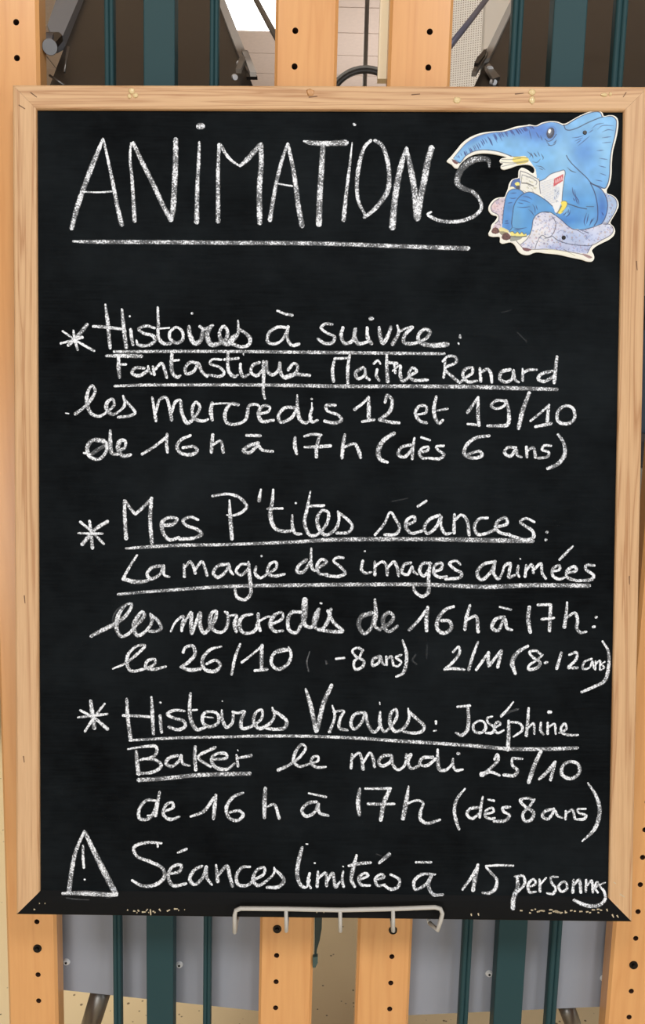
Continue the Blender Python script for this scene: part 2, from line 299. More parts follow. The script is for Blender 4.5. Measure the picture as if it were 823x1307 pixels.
STROKES = """
#chalk heading reading ANIMATIONS with dotted capital I letters
@80,150,160
265,140,20 200,300,38 150,430,36 95,590,38 58,730,32
268,145,16 300,290,22 335,460,28 360,590,30 388,705,36
135,487,12 235,491,12 325,485,14
448,168,16 442,270,20 455,400,24 465,560,28 472,680,32
462,165,26 520,290,32 600,450,34 660,580,34 712,675,34
742,140,34 740,300,40 732,480,40 722,620,38 712,675,28
@230,150,160
118,57,44 148,57,44
125,160,18 120,300,26 112,450,30 108,690,36
255,175,24 248,350,28 248,500,30 248,685,34
262,178,30 300,240,24 340,285,20 390,318,16
390,318,20 430,285,34 480,230,36 525,180,36
530,175,34 532,300,38 520,450,38 520,600,40 522,695,36
705,170,20 665,290,26 630,430,28 605,570,30 588,675,34
707,175,24 740,330,30 758,450,34 775,580,36 800,715,38
645,435,14 690,443,14 735,450,14
@380,150,160
40,155,18 80,165,34 180,170,36 320,165,44
165,190,38 155,350,40 145,500,42 138,705,44
357,165,8 340,320,20 320,480,26 300,675,34
368,42,22 375,49,22
480,150,24 440,190,26 405,300,30 388,430,30 398,550,26 440,635,20
505,150,28 550,180,28 585,270,32 600,380,32 590,480,36 540,560,34 490,615,30 435,655,26
713,195,16 690,270,36 655,420,44 635,560,44 620,725,48
713,200,24 740,330,40 765,470,44 785,665,52
@500,150,160
170,665,40 190,520,44 215,400,46 235,290,46 262,195,42
~.75 640,325,14 632,280,34 590,270,42 520,285,48 450,350,46 430,430,42 470,465,36 530,485,30
530,485,30 570,530,26 588,590,26 550,640,28 470,675,28 390,685,26 320,678,26 270,660,26 235,635,20 260,620,16
#thick chalk underline below the heading
@0,0,823
93,308,3 110,308.5,5 200,309,6 300,310,6 390,310.5,6 450,312,6 500,314,6 560,316,6.5 598,317,6.5
#chalk asterisk and first heading Histoires à suivre
@70,380,200
40,175,12 120,230,14 207,280,16
170,140,22 130,190,24 70,250,22
30,240,14 90,225,16 145,208,20
97,172,12 105,220,18 120,275,14
265,35,12 275,110,22 290,265,20
200,150,16 270,155,20 350,165,16
352,60,14 362,160,24 375,262,24
398,165,18 402,205,20 410,248,18
392,97,12 395,98,12
525,160,14 480,148,18 440,165,18 470,188,18 515,200,22 525,225,22 490,250,20 435,245,18 428,222,10
540,50,14 543,130,18 545,210,20 570,240,22 610,240,18
550,162,10 602,158,10
640,155,16 605,180,18 605,215,20 640,238,20 670,220,20 670,180,18 640,155,16
@240,380,200
5,150,20 8,190,26 35,240,28 65,225,26 77,175,22
20,82,18 22,83,18
60,150,18 85,165,20 130,145,20
120,150,22 100,195,28 120,245,28 165,240,24 200,215,24 205,170,20 185,150,18 165,185,20 175,225,28 205,245,26 235,215,36 262,185,20 262,120,12
262,165,18 300,185,20 325,215,24 320,245,22 280,258,20 225,240,26
525,158,20 470,155,18 425,185,20 418,230,20 450,243,18 490,225,16 525,160,18
525,150,18 520,210,20 545,250,20 583,243,20
468,68,14 510,85,16 548,92,18
@400,380,200
100,140,16 60,138,18 40,158,18 70,185,16 110,205,20 100,235,20 60,240,20 22,215,16
155,155,18 145,200,22 165,240,22 205,225,22 220,160,20 215,200,24 235,240,24 285,232,16
282,155,16 285,210,24 305,242,22
297,110,24 310,110,24
345,155,18 350,200,24 365,240,22 395,190,22 407,152,18
440,145,12 448,180,18 415,245,26
444,185,14 475,165,14 520,155,18 480,195,22 475,235,22 530,240,20 560,228,16 590,215,18 612,180,22 585,165,20 550,200,22 560,235,24 620,250,28 705,245,30
770,196,12 770,210,16
760,238,10 764,244,10
#chalk underline below Histoires à suivre
@0,0,823
145,448.8,3.5 200,448.5,4.5 290,448.5,4.5 400,449.8,5 470,450.5,5 567,451.5,4.5
#chalk book title Fantastique Maître Renard
@70,380,200
268,305,16 360,305,24 455,307,24
335,310,18 335,370,24 340,420,18
340,350,16 375,350,14
470,370,18 420,370,20 405,395,20 440,410,22 485,385,20
490,360,16 493,380,16 508,400,14
515,360,14 522,405,20
525,378,16 560,345,18 575,375,20 588,420,20
615,295,18 612,350,24 620,400,22 645,418,20 660,408,12
620,330,14 652,327,14
755,345,18 710,340,20 685,370,20 690,400,18 730,385,20 755,345,16 770,385,20 800,415,16
@240,380,200
175,325,14 125,325,14 115,345,16 165,365,16 190,395,18 170,412,18 105,405,14
210,285,18 208,340,20 215,390,22 245,415,20 262,405,12
190,325,18 265,318,18
275,345,14 275,380,20 290,415,20 320,402,14
290,293,9 291,300,9
375,340,20 340,355,20 330,390,18 360,410,20 395,375,18
395,335,20 397,400,20 395,495,18 403,530,14
412,335,18 415,385,22 445,405,20 475,380,20 482,340,18 485,390,22 505,420,20 560,400,20 575,360,18 555,345,18 525,380,20
500,418,18 560,403,22 640,408,18
@400,380,200
110,325,14 100,380,20 105,440,20
110,320,16 190,316,14
190,300,16 180,370,20 180,450,18
262,365,18 220,395,22 235,425,20 270,405,18 270,370,14 276,415,18 295,432,16
335,375,16 330,410,20 345,435,16
315,347,14 338,330,14 352,348,12
385,300,14 385,370,22 390,442,22
385,340,18 440,345,18
425,350,16 430,395,18
415,385,12 455,355,14 455,400,20 468,438,20 510,408,18 542,385,18 520,368,16 500,400,18 520,430,20 600,432,18
690,320,16 690,370,16 683,420,16
678,335,14 705,308,16 745,312,18 750,338,18 690,372,16 730,415,20 768,447,18
@560,380,200
110,447,16 140,420,16 175,395,18 175,368,18 140,375,20 125,405,20 150,440,20 200,437,16
215,370,16 220,440,20
225,390,18 255,375,18 272,395,20 278,445,18
375,377,20 330,390,22 320,425,20 350,443,20 385,425,18 392,380,16 400,430,18 420,445,14
440,372,10 440,435,20
440,395,18 470,380,18 515,378,14
595,385,18 540,400,20 520,425,20 550,440,20 600,415,20
620,308,18 612,380,22 605,447,22
#chalk underline below the book title
@0,0,823
146,492.8,3.5 180,491.5,4.5 240,491.3,4.5 340,491.5,5 440,493,5.5 520,493,5.5 600,493.7,6 660,495.5,6 711,497,5
#chalk line reading les mercredis 12 et 19/10
@80,490,200
65,158,22 110,125,18 150,80,20 170,35,18 155,8,16 133,40,20 127,100,24 150,155,22 190,170,18 235,145,16 270,110,18 262,80,16 235,95,22 230,130,24 260,160,20 295,145,14 325,110,18 318,62,14
322,82,18 355,115,18 380,152,18 350,168,18 290,175,18
470,70,14 480,130,18 490,195,20
490,150,14 510,82,18 540,70,18 560,120,20 572,190,22
572,150,16 592,95,18 615,85,18 625,150,22 655,205,24 700,165,18 720,120,18 700,95,16 680,130,20 690,180,20 740,195,18 765,185,12
785,98,20 778,140,24 785,190,20
15,153,8 32,156,8
@240,490,200
120,108,12 160,103,12 215,102,12
265,110,20 225,105,20 195,150,22 200,200,20 240,213,18 300,190,18 312,150,22 320,115,18 360,108,16 375,120,14
365,158,18 420,145,16 430,122,14 395,115,18 370,150,22 385,195,22 450,190,18
560,125,20 510,125,20 475,165,20 485,200,20 540,180,20 570,135,18
573,58,10 575,130,22 590,190,22 620,205,18 650,175,14
652,125,16 640,175,18 652,200,18 682,190,14
648,78,16 649,80,16
650,98,8 650,120,10
775,112,18 725,115,20 730,140,16 790,165,18 805,190,20 770,205,22 715,195,18
@400,490,200
215,135,20 255,105,16 290,70,18
290,68,16 290,130,24 290,190,22
255,198,16 320,188,18
375,98,18 388,60,20 412,85,20 400,145,22 345,188,20
345,188,20 400,200,20 450,205,20
540,162,12 590,150,16 592,120,18 560,115,18 535,150,20 560,195,20 595,205,18
645,65,16 632,130,22 640,180,22 660,207,18 680,190,18
650,140,12 705,130,14
@560,490,200
150,150,22 175,115,18 207,70,18
207,75,14 205,150,22 210,220,18
150,210,14 215,217,18
350,90,16 300,88,18 275,115,18 300,130,16 345,112,16 352,85,14 368,160,22 360,213,24 310,220,20 255,220,18
475,45,20 440,140,26 418,235,22
480,195,14 530,155,16 580,110,14
577,112,18 572,160,20 568,210,20
505,225,16 590,208,22
665,115,18 625,145,20 625,195,20 670,210,20 710,185,20 705,130,18 665,115,18
#chalk line reading de 16h à 17h (dès 6 ans)
@80,490,200
215,300,30 160,295,22 130,330,26 140,380,20 190,395,20 230,350,20 228,305,18
~.7 150,370,22 185,345,24 220,325,22
110,362,12 145,372,14
250,245,16 250,310,24 260,365,22 290,370,16
290,350,20 325,335,18 328,300,18 303,298,24 290,340,26 315,378,24 358,372,18
415,370,16 480,330,18 550,275,18
548,262,16 545,310,20 550,360,18
672,270,16 620,295,20 600,330,22 620,363,20 680,370,22 707,350,20 690,330,18 630,335,18
@240,490,200
130,265,18 125,310,22 122,360,20
130,320,16 170,300,16 185,360,20
370,310,20 320,325,22 290,350,22 320,362,20 370,325,20 385,345,18 445,355,18
305,270,16 380,272,20
562,280,16 560,320,24 570,368,18
610,275,16 650,265,16 700,268,16
693,268,18 675,330,22 673,385,20
610,332,12 680,330,22 750,325,18
@400,490,200
165,265,16 155,320,22 150,390,20
155,335,16 215,315,18 235,345,22 248,388,20
425,258,22 370,295,26 340,350,30 350,395,24 390,412,16
510,320,18 460,335,20 445,370,20 475,385,20 520,340,18
530,283,12 522,340,20 518,395,18
555,360,14 600,348,16 603,332,14 575,335,16 555,365,18 575,390,18 605,388,14
565,280,14 612,296,14
685,325,16 645,330,16 655,348,16 685,370,18 665,392,20 608,390,16
@560,490,200
265,272,18 190,285,20 140,330,22 135,370,22 180,390,20 228,375,20 215,355,18 150,370,16
405,335,18 360,335,18 345,362,20 375,380,20 405,345,18 412,375,18 435,385,14
460,330,18 462,385,18
465,350,16 495,335,18 508,388,18
590,325,14 552,325,16 542,345,16 578,360,16 570,382,18 522,390,16
625,265,16 655,310,20 660,370,24 625,420,24 570,445,20
#chalk asterisk and second heading Mes P'tites séances
@90,610,200
50,230,16 110,280,16 175,347,16
195,228,22 130,270,22 60,350,24
100,225,16 108,290,20 115,370,20
40,290,12 100,292,14 168,292,14
283,118,18 285,210,22 292,320,24
288,118,14 310,155,18 340,190,18
340,190,20 380,155,20 425,110,20
425,105,20 418,220,24 428,345,22
475,250,22 540,242,22 560,215,18 510,210,18 480,235,24 488,290,22 520,325,20 570,312,18
670,220,18 630,205,18 590,225,20 610,250,18 665,270,20 688,295,22 650,315,20 572,322,20
@260,610,200
45,95,16 130,85,16 190,105,20 225,150,20 200,180,18 150,198,14 120,195,8
135,115,10 138,190,22 148,322,22
300,60,12 290,120,24
365,60,12 360,120,20 350,200,26 375,265,22 420,280,20 475,275,14
335,162,16 415,160,14
465,195,12 465,250,20 480,290,20 515,295,14
482,132,14 485,133,14
560,70,10 545,150,18 530,240,22 560,302,20 600,295,18 650,230,20 652,180,18 622,172,18 595,215,22 610,275,22 640,300,20 690,270,20 710,220,18 705,175,14
550,148,16 632,145,18
705,182,18 745,210,18 780,252,18 760,285,20 698,290,18
@420,610,200
240,300,16 290,240,16 322,180,14 350,220,18 370,262,18 350,295,20 290,298,18
400,250,16 450,225,18 445,202,16 410,220,20 402,255,22 430,290,20 490,278,16
465,150,16 512,120,16
580,195,20 525,220,20 500,262,20 515,292,18 560,260,20 588,200,16 587,250,18 610,293,20 640,290,14
658,190,16 655,290,22
660,220,18 695,195,18 722,220,20 735,300,20
@580,610,200
175,210,16 130,215,18 105,255,20 120,295,20 165,292,18 210,272,20
222,258,18 275,240,20 270,210,18 230,225,20 215,262,20 245,290,20 290,297,20
420,232,14 375,213,16 345,230,16 370,252,18 410,280,20 415,310,22 380,325,20 290,302,18
483,285,18 487,285,18
478,325,18 482,325,18
#chalk underline below Mes P'tites séances
@0,0,823
160.5,700,3 175,699,4.5 226,696,5 290,695,4.5 381,691.4,5 420,689,6 541,688.2,6 628,689.6,7 680,690.5,6
#chalk film title La magie des images animées
@90,610,200
350,405,12 320,450,16 275,530,18
275,530,22 340,545,26 400,540,20 420,525,16
490,462,20 430,470,20 402,505,20 420,530,20 470,505,18 488,465,16 492,510,16 520,520,12
595,455,14 598,520,18
600,470,16 628,440,18 645,465,18 655,502,18
655,480,16 690,440,18 705,470,18 717,512,20
@260,610,200
130,452,20 75,462,20 50,500,20 75,522,20 120,485,18 132,455,16 140,490,18 155,508,12
240,455,16 195,455,16 170,490,18 195,510,18 235,478,18
235,440,14 240,500,22 245,560,22 245,610,22 215,640,20 175,625,20 163,580,14
275,465,14 270,500,20 295,525,18 335,503,14 380,472,18 380,443,16 350,450,18 335,500,20 370,515,20 425,505,14
302,410,14 304,411,14
540,430,22 500,460,20 490,492,22 520,495,20 560,440,18
565,370,12 563,430,18 572,480,18 590,488,12
598,475,18 645,440,18 618,428,18 595,462,20 608,503,18 650,505,14
735,420,14 700,418,16 682,435,16 720,470,18 742,500,20 710,517,20 640,512,18
@420,610,200
177,435,18 170,480,18 190,500,18 222,495,12
186,385,12 188,386,12
240,440,16 240,510,20
240,465,14 280,440,16 300,460,20 305,510,20
305,475,14 340,440,18 355,465,20 365,515,18
430,445,18 395,455,20 383,498,18 412,508,18 435,465,16 442,490,18 465,508,12
535,450,18 492,450,20 475,490,20 497,515,18 530,470,18
530,443,14 522,520,22 520,600,24 490,622,20 450,595,18 442,565,14
545,495,16 590,475,20 590,447,18 555,460,18 550,500,20 580,522,18 618,517,14
690,455,14 665,435,16 632,450,18 660,480,18 695,500,20 690,520,20 610,532,18
@580,610,200
215,440,20 150,455,20 118,500,22 140,535,20 190,495,20 212,445,16 205,500,20 230,530,20 250,500,14 265,460,18 292,448,18 288,490,18 285,522,20 318,510,14
335,460,14 330,500,18 340,520,14
345,424,11 346,427,11
377,458,16 370,520,18
375,490,14 405,455,18 415,500,16
418,480,16 453,450,18 460,500,18 480,530,16
515,492,14 552,480,16 550,460,16 517,478,20 515,512,20 550,532,18 580,522,12
550,430,14 590,390,18 622,358,12
592,500,14 640,485,18 630,465,18 592,487,20 590,520,20 640,540,18
735,460,16 690,460,18 690,480,18 730,512,20 720,532,22 640,540,16
#chalk underline below the film title
@0,0,823
150.3,758.7,3.5 180,756,4.5 211,753.6,4.5 290,748.5,5 381,746.8,5.5 470,746,5.5 541,746,5.5 620,749,6.5 677,747,6.5 752,747.5,6
#chalk line reading les mercredis de 16h à 17h, partly smeared
@100,760,200
65,215,20 130,180,24 190,150,24 250,105,22 280,45,16 250,50,16 212,100,26 200,170,26 225,215,20 265,200,20 300,160,20 345,105,24 335,85,18 312,110,22 290,160,26 310,210,24 350,190,18 385,140,20 377,95,14
~.35 200,170,26 180,130,10 200,80,10 235,50,8
380,102,18 415,130,20 435,172,20 410,187,20 370,188,16
485,190,12 510,140,14 550,110,18 545,160,22 542,188,16
542,175,16 570,120,16 592,90,20 592,150,24 595,200,20 620,135,18 640,90,20 640,160,24 660,197,22 715,130,26 725,82,16 702,90,20 692,150,28 720,188,20 760,190,18 785,145,20 783,88,14
@270,760,200
70,85,16 92,105,14 130,105,18 120,150,24 130,192,20
215,98,14 165,110,20 145,150,26 165,195,20 220,190,20 243,150,24 245,95,20
245,150,18 255,186,20
250,135,14 295,112,14 325,118,16
320,150,16 372,120,18 370,90,14 335,100,22 308,150,26 330,187,20 375,185,16
470,88,18 420,90,22 400,130,24 410,185,22 445,195,20 472,150,20
490,20,34 487,90,38 487,150,26 520,168,20 550,130,20 563,70,18 540,130,30 548,172,20 580,175,18 610,135,24 627,70,18
572,40,15 577,42,15
610,80,20 640,140,20 687,187,22 640,190,22 560,180,18
@420,760,200
~.8 225,92,26 170,112,28 155,155,26 185,200,22 220,170,20 235,110,18
240,20,14 245,100,26 240,160,20 268,182,18
~.8 275,172,22 320,145,24 338,112,20 315,90,22 285,115,26 287,160,26 312,190,20 360,160,18
420,182,20 470,130,18 517,66,18
518,60,18 510,130,26 512,187,20
655,58,16 610,75,20 570,130,24 570,180,22 605,198,22 642,170,22 630,135,22 590,132,20
740,50,16 720,120,22 712,180,20
720,130,16 770,110,20 782,192,22
@590,760,200
220,112,20 175,125,22 155,168,22 185,185,20 222,125,20 235,172,20 262,182,14
195,60,10 255,75,16
352,60,22 345,120,26 357,195,20
395,50,16 465,48,18
463,50,20 460,120,22 457,187,20
415,125,16 482,118,14
550,35,12 545,100,20 535,168,22
545,118,16 590,92,18 605,130,20 600,170,20 620,195,18 652,190,12
700,115,18 706,114,18
685,166,16 695,164,16
#chalk line reading le 26/10 - 8 ans) 2/11 (8-12 ans)
@100,760,200
180,385,10 240,360,14 300,315,18 350,264,16 310,265,16 262,310,20 255,360,22 275,395,20 330,390,16 400,360,16 402,335,16 362,345,20 355,378,20 400,387,20 460,373,14
550,300,18 560,275,18 600,265,20 612,308,22 578,350,20 540,375,18
535,375,16 590,392,24 642,385,20
752,268,10 692,285,18 650,340,22 665,388,22 720,397,22 745,365,20 720,340,18 672,360,16
@270,760,200
150,255,16 125,320,18 105,415,16
158,352,16 210,312,14 262,268,14
265,260,18 262,320,24 262,390,22
225,395,16 292,388,20
410,280,12 350,288,18 318,320,20 316,362,20 350,387,22 400,360,20 417,310,18 405,272,14
345,300,12 400,290,10
~.45 515,295,7 500,350,10 510,400,10
~.4 600,345,10 603,360,12
@420,760,200
35,333,14 80,328,14
178,290,16 150,275,16 122,290,14 140,320,16 182,345,18 175,375,20 138,387,18 130,350,16 160,320,14 178,285,14
265,318,18 230,338,20 230,368,18 262,350,16 270,318,14 280,355,16 292,365,12
300,320,14 302,365,16
305,335,14 325,320,16 337,367,16
380,312,14 350,325,14 378,350,14 360,372,14 340,368,12
385,235,12 405,300,20 402,370,22 385,410,20 350,427,12
~.3 455,310,10 438,340,12 460,362,10
~.22 515,260,10 512,330,10
650,298,14 680,270,14 685,300,18 650,350,18 605,390,16
605,388,16 650,384,18 712,390,14
782,243,14 755,315,18 732,392,18
@590,760,200
72,392,16 105,345,18 138,298,16
138,298,18 135,340,20 138,372,18
142,368,18 175,325,18 205,290,18 195,335,20 185,378,20
345,265,16 290,300,24 262,350,28 278,412,18
415,312,14 385,290,16 352,298,16 370,325,16 408,352,18 395,378,20 348,387,20 350,368,16 390,340,14 422,312,14
433,354,18 445,351,18
520,300,18 495,385,20
560,312,14 600,300,18 597,335,18 558,375,18
555,380,18 605,380,18
680,332,12 640,350,14 633,385,14 668,378,12 682,345,10 690,385,10
700,345,11 698,390,12
700,362,10 722,342,12 722,390,12
748,348,10 732,362,10 745,378,10 725,393,10
735,240,12 765,290,16 767,380,20 745,450,22 690,480,18 625,508,16
#chalk asterisk and third heading Histoires Vraies
@90,870,200
105,100,20 115,170,26 125,245,26
180,115,12 130,180,18 75,262,14
50,150,14 130,195,18 195,250,22
38,188,12 110,180,16 195,170,14
295,90,16 300,180,22 315,300,24
425,80,14 430,170,22 435,275,20
275,178,16 345,180,16 415,185,16
470,178,18 473,220,20 478,268,18
468,110,12 474,111,12
600,155,14 550,150,18 507,170,18 540,190,18 595,208,20 602,235,20 565,252,20 515,238,18
630,60,16 625,140,22 635,210,24 665,252,22 710,238,16
640,150,12 665,148,12
735,157,16 700,168,20 695,215,20 730,237,20 775,215,20 772,170,18 735,157,16
705,185,9 750,190,9
@260,870,200
95,150,14 98,200,20 120,240,20 150,215,18 155,160,16
96,102,9 98,103,9
150,158,14 180,165,16 215,155,16 197,200,22 200,245,20 250,235,18 305,190,18 303,148,16 275,162,18 262,210,22 290,245,22 340,225,22 370,185,16 360,135,10
362,150,18 405,178,20 435,208,22 425,242,22 385,250,20 328,246,16
535,38,14 560,120,26 590,262,24
672,18,22 630,110,26 595,258,24
675,125,10 688,180,16 660,265,20
680,158,14 735,155,16 718,190,18 712,243,20 755,255,16
@420,870,200
187,162,18 135,172,20 114,218,20 130,250,18 172,212,18 190,165,16 205,228,18 235,266,20 265,235,16 268,165,14
268,158,14 265,215,20 290,262,18 320,240,16 355,185,18 350,145,16 325,165,20 320,220,22 345,260,20 385,250,20 418,200,18 415,140,10
418,158,18 460,195,20 500,238,20 485,262,20 440,270,18 390,263,16
265,108,9 266,120,9
560,207,14 561,222,14
548,259,10 562,257,10
#chalk name Joséphine at the end of the third heading
@420,870,200
672,132,14 740,126,16
728,130,18 732,200,22 725,255,22 695,282,20 665,268,14
@570,870,200
165,207,14 140,228,16 145,260,18 180,268,18 205,245,18 195,212,14 165,207,14
240,183,12 213,192,14 217,215,14 248,240,16 240,267,18 205,270,14
250,245,12 282,222,14 268,210,14 250,240,16 265,270,16 300,255,12
285,182,18 320,145,14 350,106,10
~.4 300,172,16 340,155,16 375,145,14
325,205,16 325,280,24 320,360,22
335,212,14 385,220,16 398,252,16 350,290,12
430,138,14 425,210,20 418,285,20
425,245,14 455,220,16 460,275,14
495,215,14 493,255,18 508,278,14
533,160,18 548,160,18
530,215,14 530,275,16
535,240,12 565,222,14 572,275,14
590,270,12 628,248,14 620,220,14 602,238,16 605,268,16 640,280,16 690,280,12
#chalk underline below Histoires Vraies
@0,0,823
165.3,945,3.5 220,942,4 290,940.5,4 333,939.5,4.5 400,939.9,4.5 460,942.4,4.5 517,946.3,5 570,949.5,5 620,953.3,5.5 650,955.8,5.5 700,956,5.5 737,954.5,5
#chalk line reading Baker le mardi 25/10
@90,870,200
300,355,10 380,342,16 450,343,20 445,385,18 365,412,12
345,365,18 350,430,24 358,487,24
380,405,14 450,413,18 477,440,20 440,472,20 350,484,16
562,388,18 520,400,20 500,428,20 530,445,20 570,415,18 580,385,14 590,430,16 625,442,14
655,340,18 652,400,22 658,465,20
760,345,20 670,397,18 735,447,18
@260,870,200
45,408,16 120,400,18 117,380,18 70,378,18 40,405,20 60,448,22 120,460,20 162,430,14
178,358,6 180,364,6
172,385,14 180,445,18
178,402,14 250,388,20
390,465,22 450,437,18 510,390,18 535,345,16 515,330,16 482,370,20 472,418,20 500,445,18 560,430,14 600,415,14 600,393,14 572,398,16 565,430,18 595,450,18 642,448,12
@420,870,200
120,380,14 115,455,18
120,405,14 155,375,18 170,400,20 178,460,22
178,425,14 215,375,18 230,400,20 238,448,18
325,387,18 285,390,20 260,418,20 275,443,20 320,422,20 330,388,14 332,430,18 360,463,18 392,445,16 402,420,16 405,380,14
400,398,12 432,380,14 415,420,18 430,456,18 472,442,16
545,397,20 490,402,20 475,432,18 510,442,20 560,405,18
570,355,12 570,410,22 580,462,22 612,465,18 650,430,14
650,405,14 650,440,18 665,465,18 702,462,14
674,378,18 682,378,18
@570,870,200
250,410,14 265,380,14 270,410,20 230,455,18 187,490,24
182,488,32 192,486,32
190,486,24 230,475,18 278,492,16
398,405,14 345,403,18
342,408,14 345,440,18 372,465,20 355,492,22 298,490,18
495,365,22 460,440,26 430,530,24
485,512,18 520,482,22 570,420,16
570,420,18 545,517,20
650,420,18 612,440,20 605,487,22 650,510,20 695,480,20 690,435,20 650,420,18
#thick chalk underline below Baker
@0,0,823
176.3,995.6,6 205,994,6 250,989.5,6 290,988,6 319,987.3,6
#chalk line reading de 16h à 17h (dès 8 ans)
@160,990,200
160,132,14 110,130,18 72,180,20 75,225,20 120,227,20 155,180,18 165,132,12
180,85,16 168,150,20 158,212,20
115,210,9 150,205,9
205,187,14 250,167,18 245,140,16 210,158,18 200,205,20 235,230,20 285,215,12
342,215,14 410,188,20 465,115,18
475,100,18 468,170,24 462,227,20
618,90,16 565,113,20 530,170,22 545,222,20 590,235,20 618,207,20 600,185,18 548,192,16
735,65,22 730,140,26 730,222,20
742,165,12 780,152,18 808,225,18
@320,990,200
345,137,18 300,145,20 268,183,20 290,213,20 335,192,20 355,145,16 360,195,18 408,210,16
303,92,10 395,112,16
573,68,18 563,140,26 570,207,22
600,68,12 735,68,18
728,75,22 700,140,28 682,235,22
615,148,18 680,150,18 755,148,14
@440,990,200
335,55,10 325,120,26 305,227,26
330,145,14 380,130,14 410,142,16 398,190,20 397,228,20 430,250,20 500,232,16
632,68,10 590,120,18 575,180,20 585,240,20 600,282,16
@580,990,200
125,167,18 80,175,20 65,203,18 90,225,18 130,200,18
148,110,12 138,170,18 132,220,16
160,203,12 205,188,16 200,170,14 168,182,16 160,212,16 190,227,16 212,222,12
175,125,10 208,132,16
292,165,16 252,170,18 257,188,16 288,208,18 268,235,20 205,240,16
418,130,14 380,118,16 345,130,18 370,162,18 415,195,22 402,232,20 370,238,18 358,202,18 390,165,16 420,125,14
522,175,18 475,188,20 460,213,18 490,228,18 528,185,16 540,210,16 567,222,12
585,185,14 582,230,16
588,198,12 618,180,16 632,227,16
690,175,12 645,178,14 652,195,14 692,210,16 680,227,18 640,230,14
700,38,10 745,110,20 762,190,24 735,280,22 670,345,10
#chalk warning triangle at the lower left
@70,1050,200
155,45,16 110,150,22 87,260,26 74,365,28
158,50,22 210,160,30 260,260,34 320,375,34
40,372,18 150,370,28 250,377,28 325,380,22
~.35 60,395,8 110,402,8 180,405,8
~.35 270,395,8 300,392,8
#chalk exclamation mark inside the warning triangle
@70,1050,200
148,120,14 148,180,16 152,237,16
155,298,13 158,299,13
#chalk line reading Séances limitées à 15 personnes
@70,1050,200
560,108,14 480,105,18 415,130,20 430,175,18 500,205,20 565,240,20 575,285,22 530,325,22 460,332,20 405,303,16
540,112,14 540,128,12
595,270,14 655,255,20 662,222,18 618,232,18 595,280,22 620,330,22 690,320,16
645,158,12 692,138,18
@230,1050,200
115,228,18 75,248,20 50,298,22 75,325,20 120,285,20 137,230,16 140,290,20 167,327,14
188,222,14 197,310,24
200,275,18 245,228,20 260,282,22 275,335,20
367,232,14 325,235,18 295,280,20 305,325,20 350,330,20 390,300,18 440,268,18 440,235,16 402,250,18 382,300,20 407,330,20 460,300,16 492,265,14 493,235,10
495,245,16 527,275,20 545,305,22 515,337,22 455,340,18
640,130,20 622,200,24 615,280,24 635,330,22 660,340,14 680,300,14
660,112,8 670,113,8
680,265,16 670,310,18 685,344,16
704,212,11 708,213,11
@390,1050,200
65,257,16 60,337,20
65,292,16 105,265,18 110,332,20
115,305,16 142,265,18 157,338,20 180,310,12
197,255,12 192,300,18 200,337,16
195,230,9 199,232,9
268,170,14 250,240,26 240,300,22 258,337,18
225,227,14 280,215,20 342,210,18
280,300,14 327,278,18 312,265,16 280,290,20 290,325,20 338,330,14
365,300,14 412,285,18 397,270,14 367,293,18 377,330,18 417,325,14
385,212,16 440,165,26
445,272,14 492,300,18 485,337,20 450,350,20 412,330,14
680,272,14 610,272,18 570,308,20 575,350,18 630,325,18 662,275,16 645,330,20 670,377,20 722,378,14
578,208,14 660,208,14
@590,1050,200
0,352,16 45,290,18 78,235,18
82,220,18 67,290,26 55,357,22
122,228,12 190,224,14 268,226,12
125,235,14 152,265,16 180,300,18 172,348,22 140,370,20 105,368,14
288,285,16 290,340,26 268,400,28 265,452,26
275,283,14 320,282,16 327,320,18 290,365,14
345,340,12 385,320,16 375,298,14 347,320,18 352,365,18 387,362,12
405,298,14 408,362,18
408,325,12 440,290,12
502,285,12 465,288,14 470,318,16 490,345,18 475,374,16 443,370,12
530,310,14 505,335,16 520,362,16 548,348,16 546,318,14 530,310,14
583,300,14 580,367,20
588,325,14 612,300,18 622,367,20
650,300,14 648,362,16
655,330,12 678,305,16 685,367,16
690,347,10 715,325,12 708,310,12 695,340,14 712,368,12
750,315,10 720,330,12 742,358,16 750,400,18 720,432,22 660,437,24 585,407,18
#faint smears of wiped chalk dust
@0,0,823
~.05 150,770,30 240,765,40 330,790,40 420,800,40
~.06 360,815,28 400,835,40 420,850,40 440,800,30
~.04 90,830,30 200,800,36 300,812,40 420,815,40
~.05 540,815,20 570,850,30 600,850,20
~.04 60,330,40 300,345,40 560,340,40
~.04 560,400,30 650,430,40 700,520,40 760,600,30
~.035 100,620,40 300,640,40 520,630,40 760,660,40
~.035 80,1010,40 260,1060,40 520,1040,40
~.25 500,640,2 520,636,2
~.25 660,424,2 672,436,2
~.25 480,1090,2 486,1092,2
~.2 640,399,2 652,396,2
"""
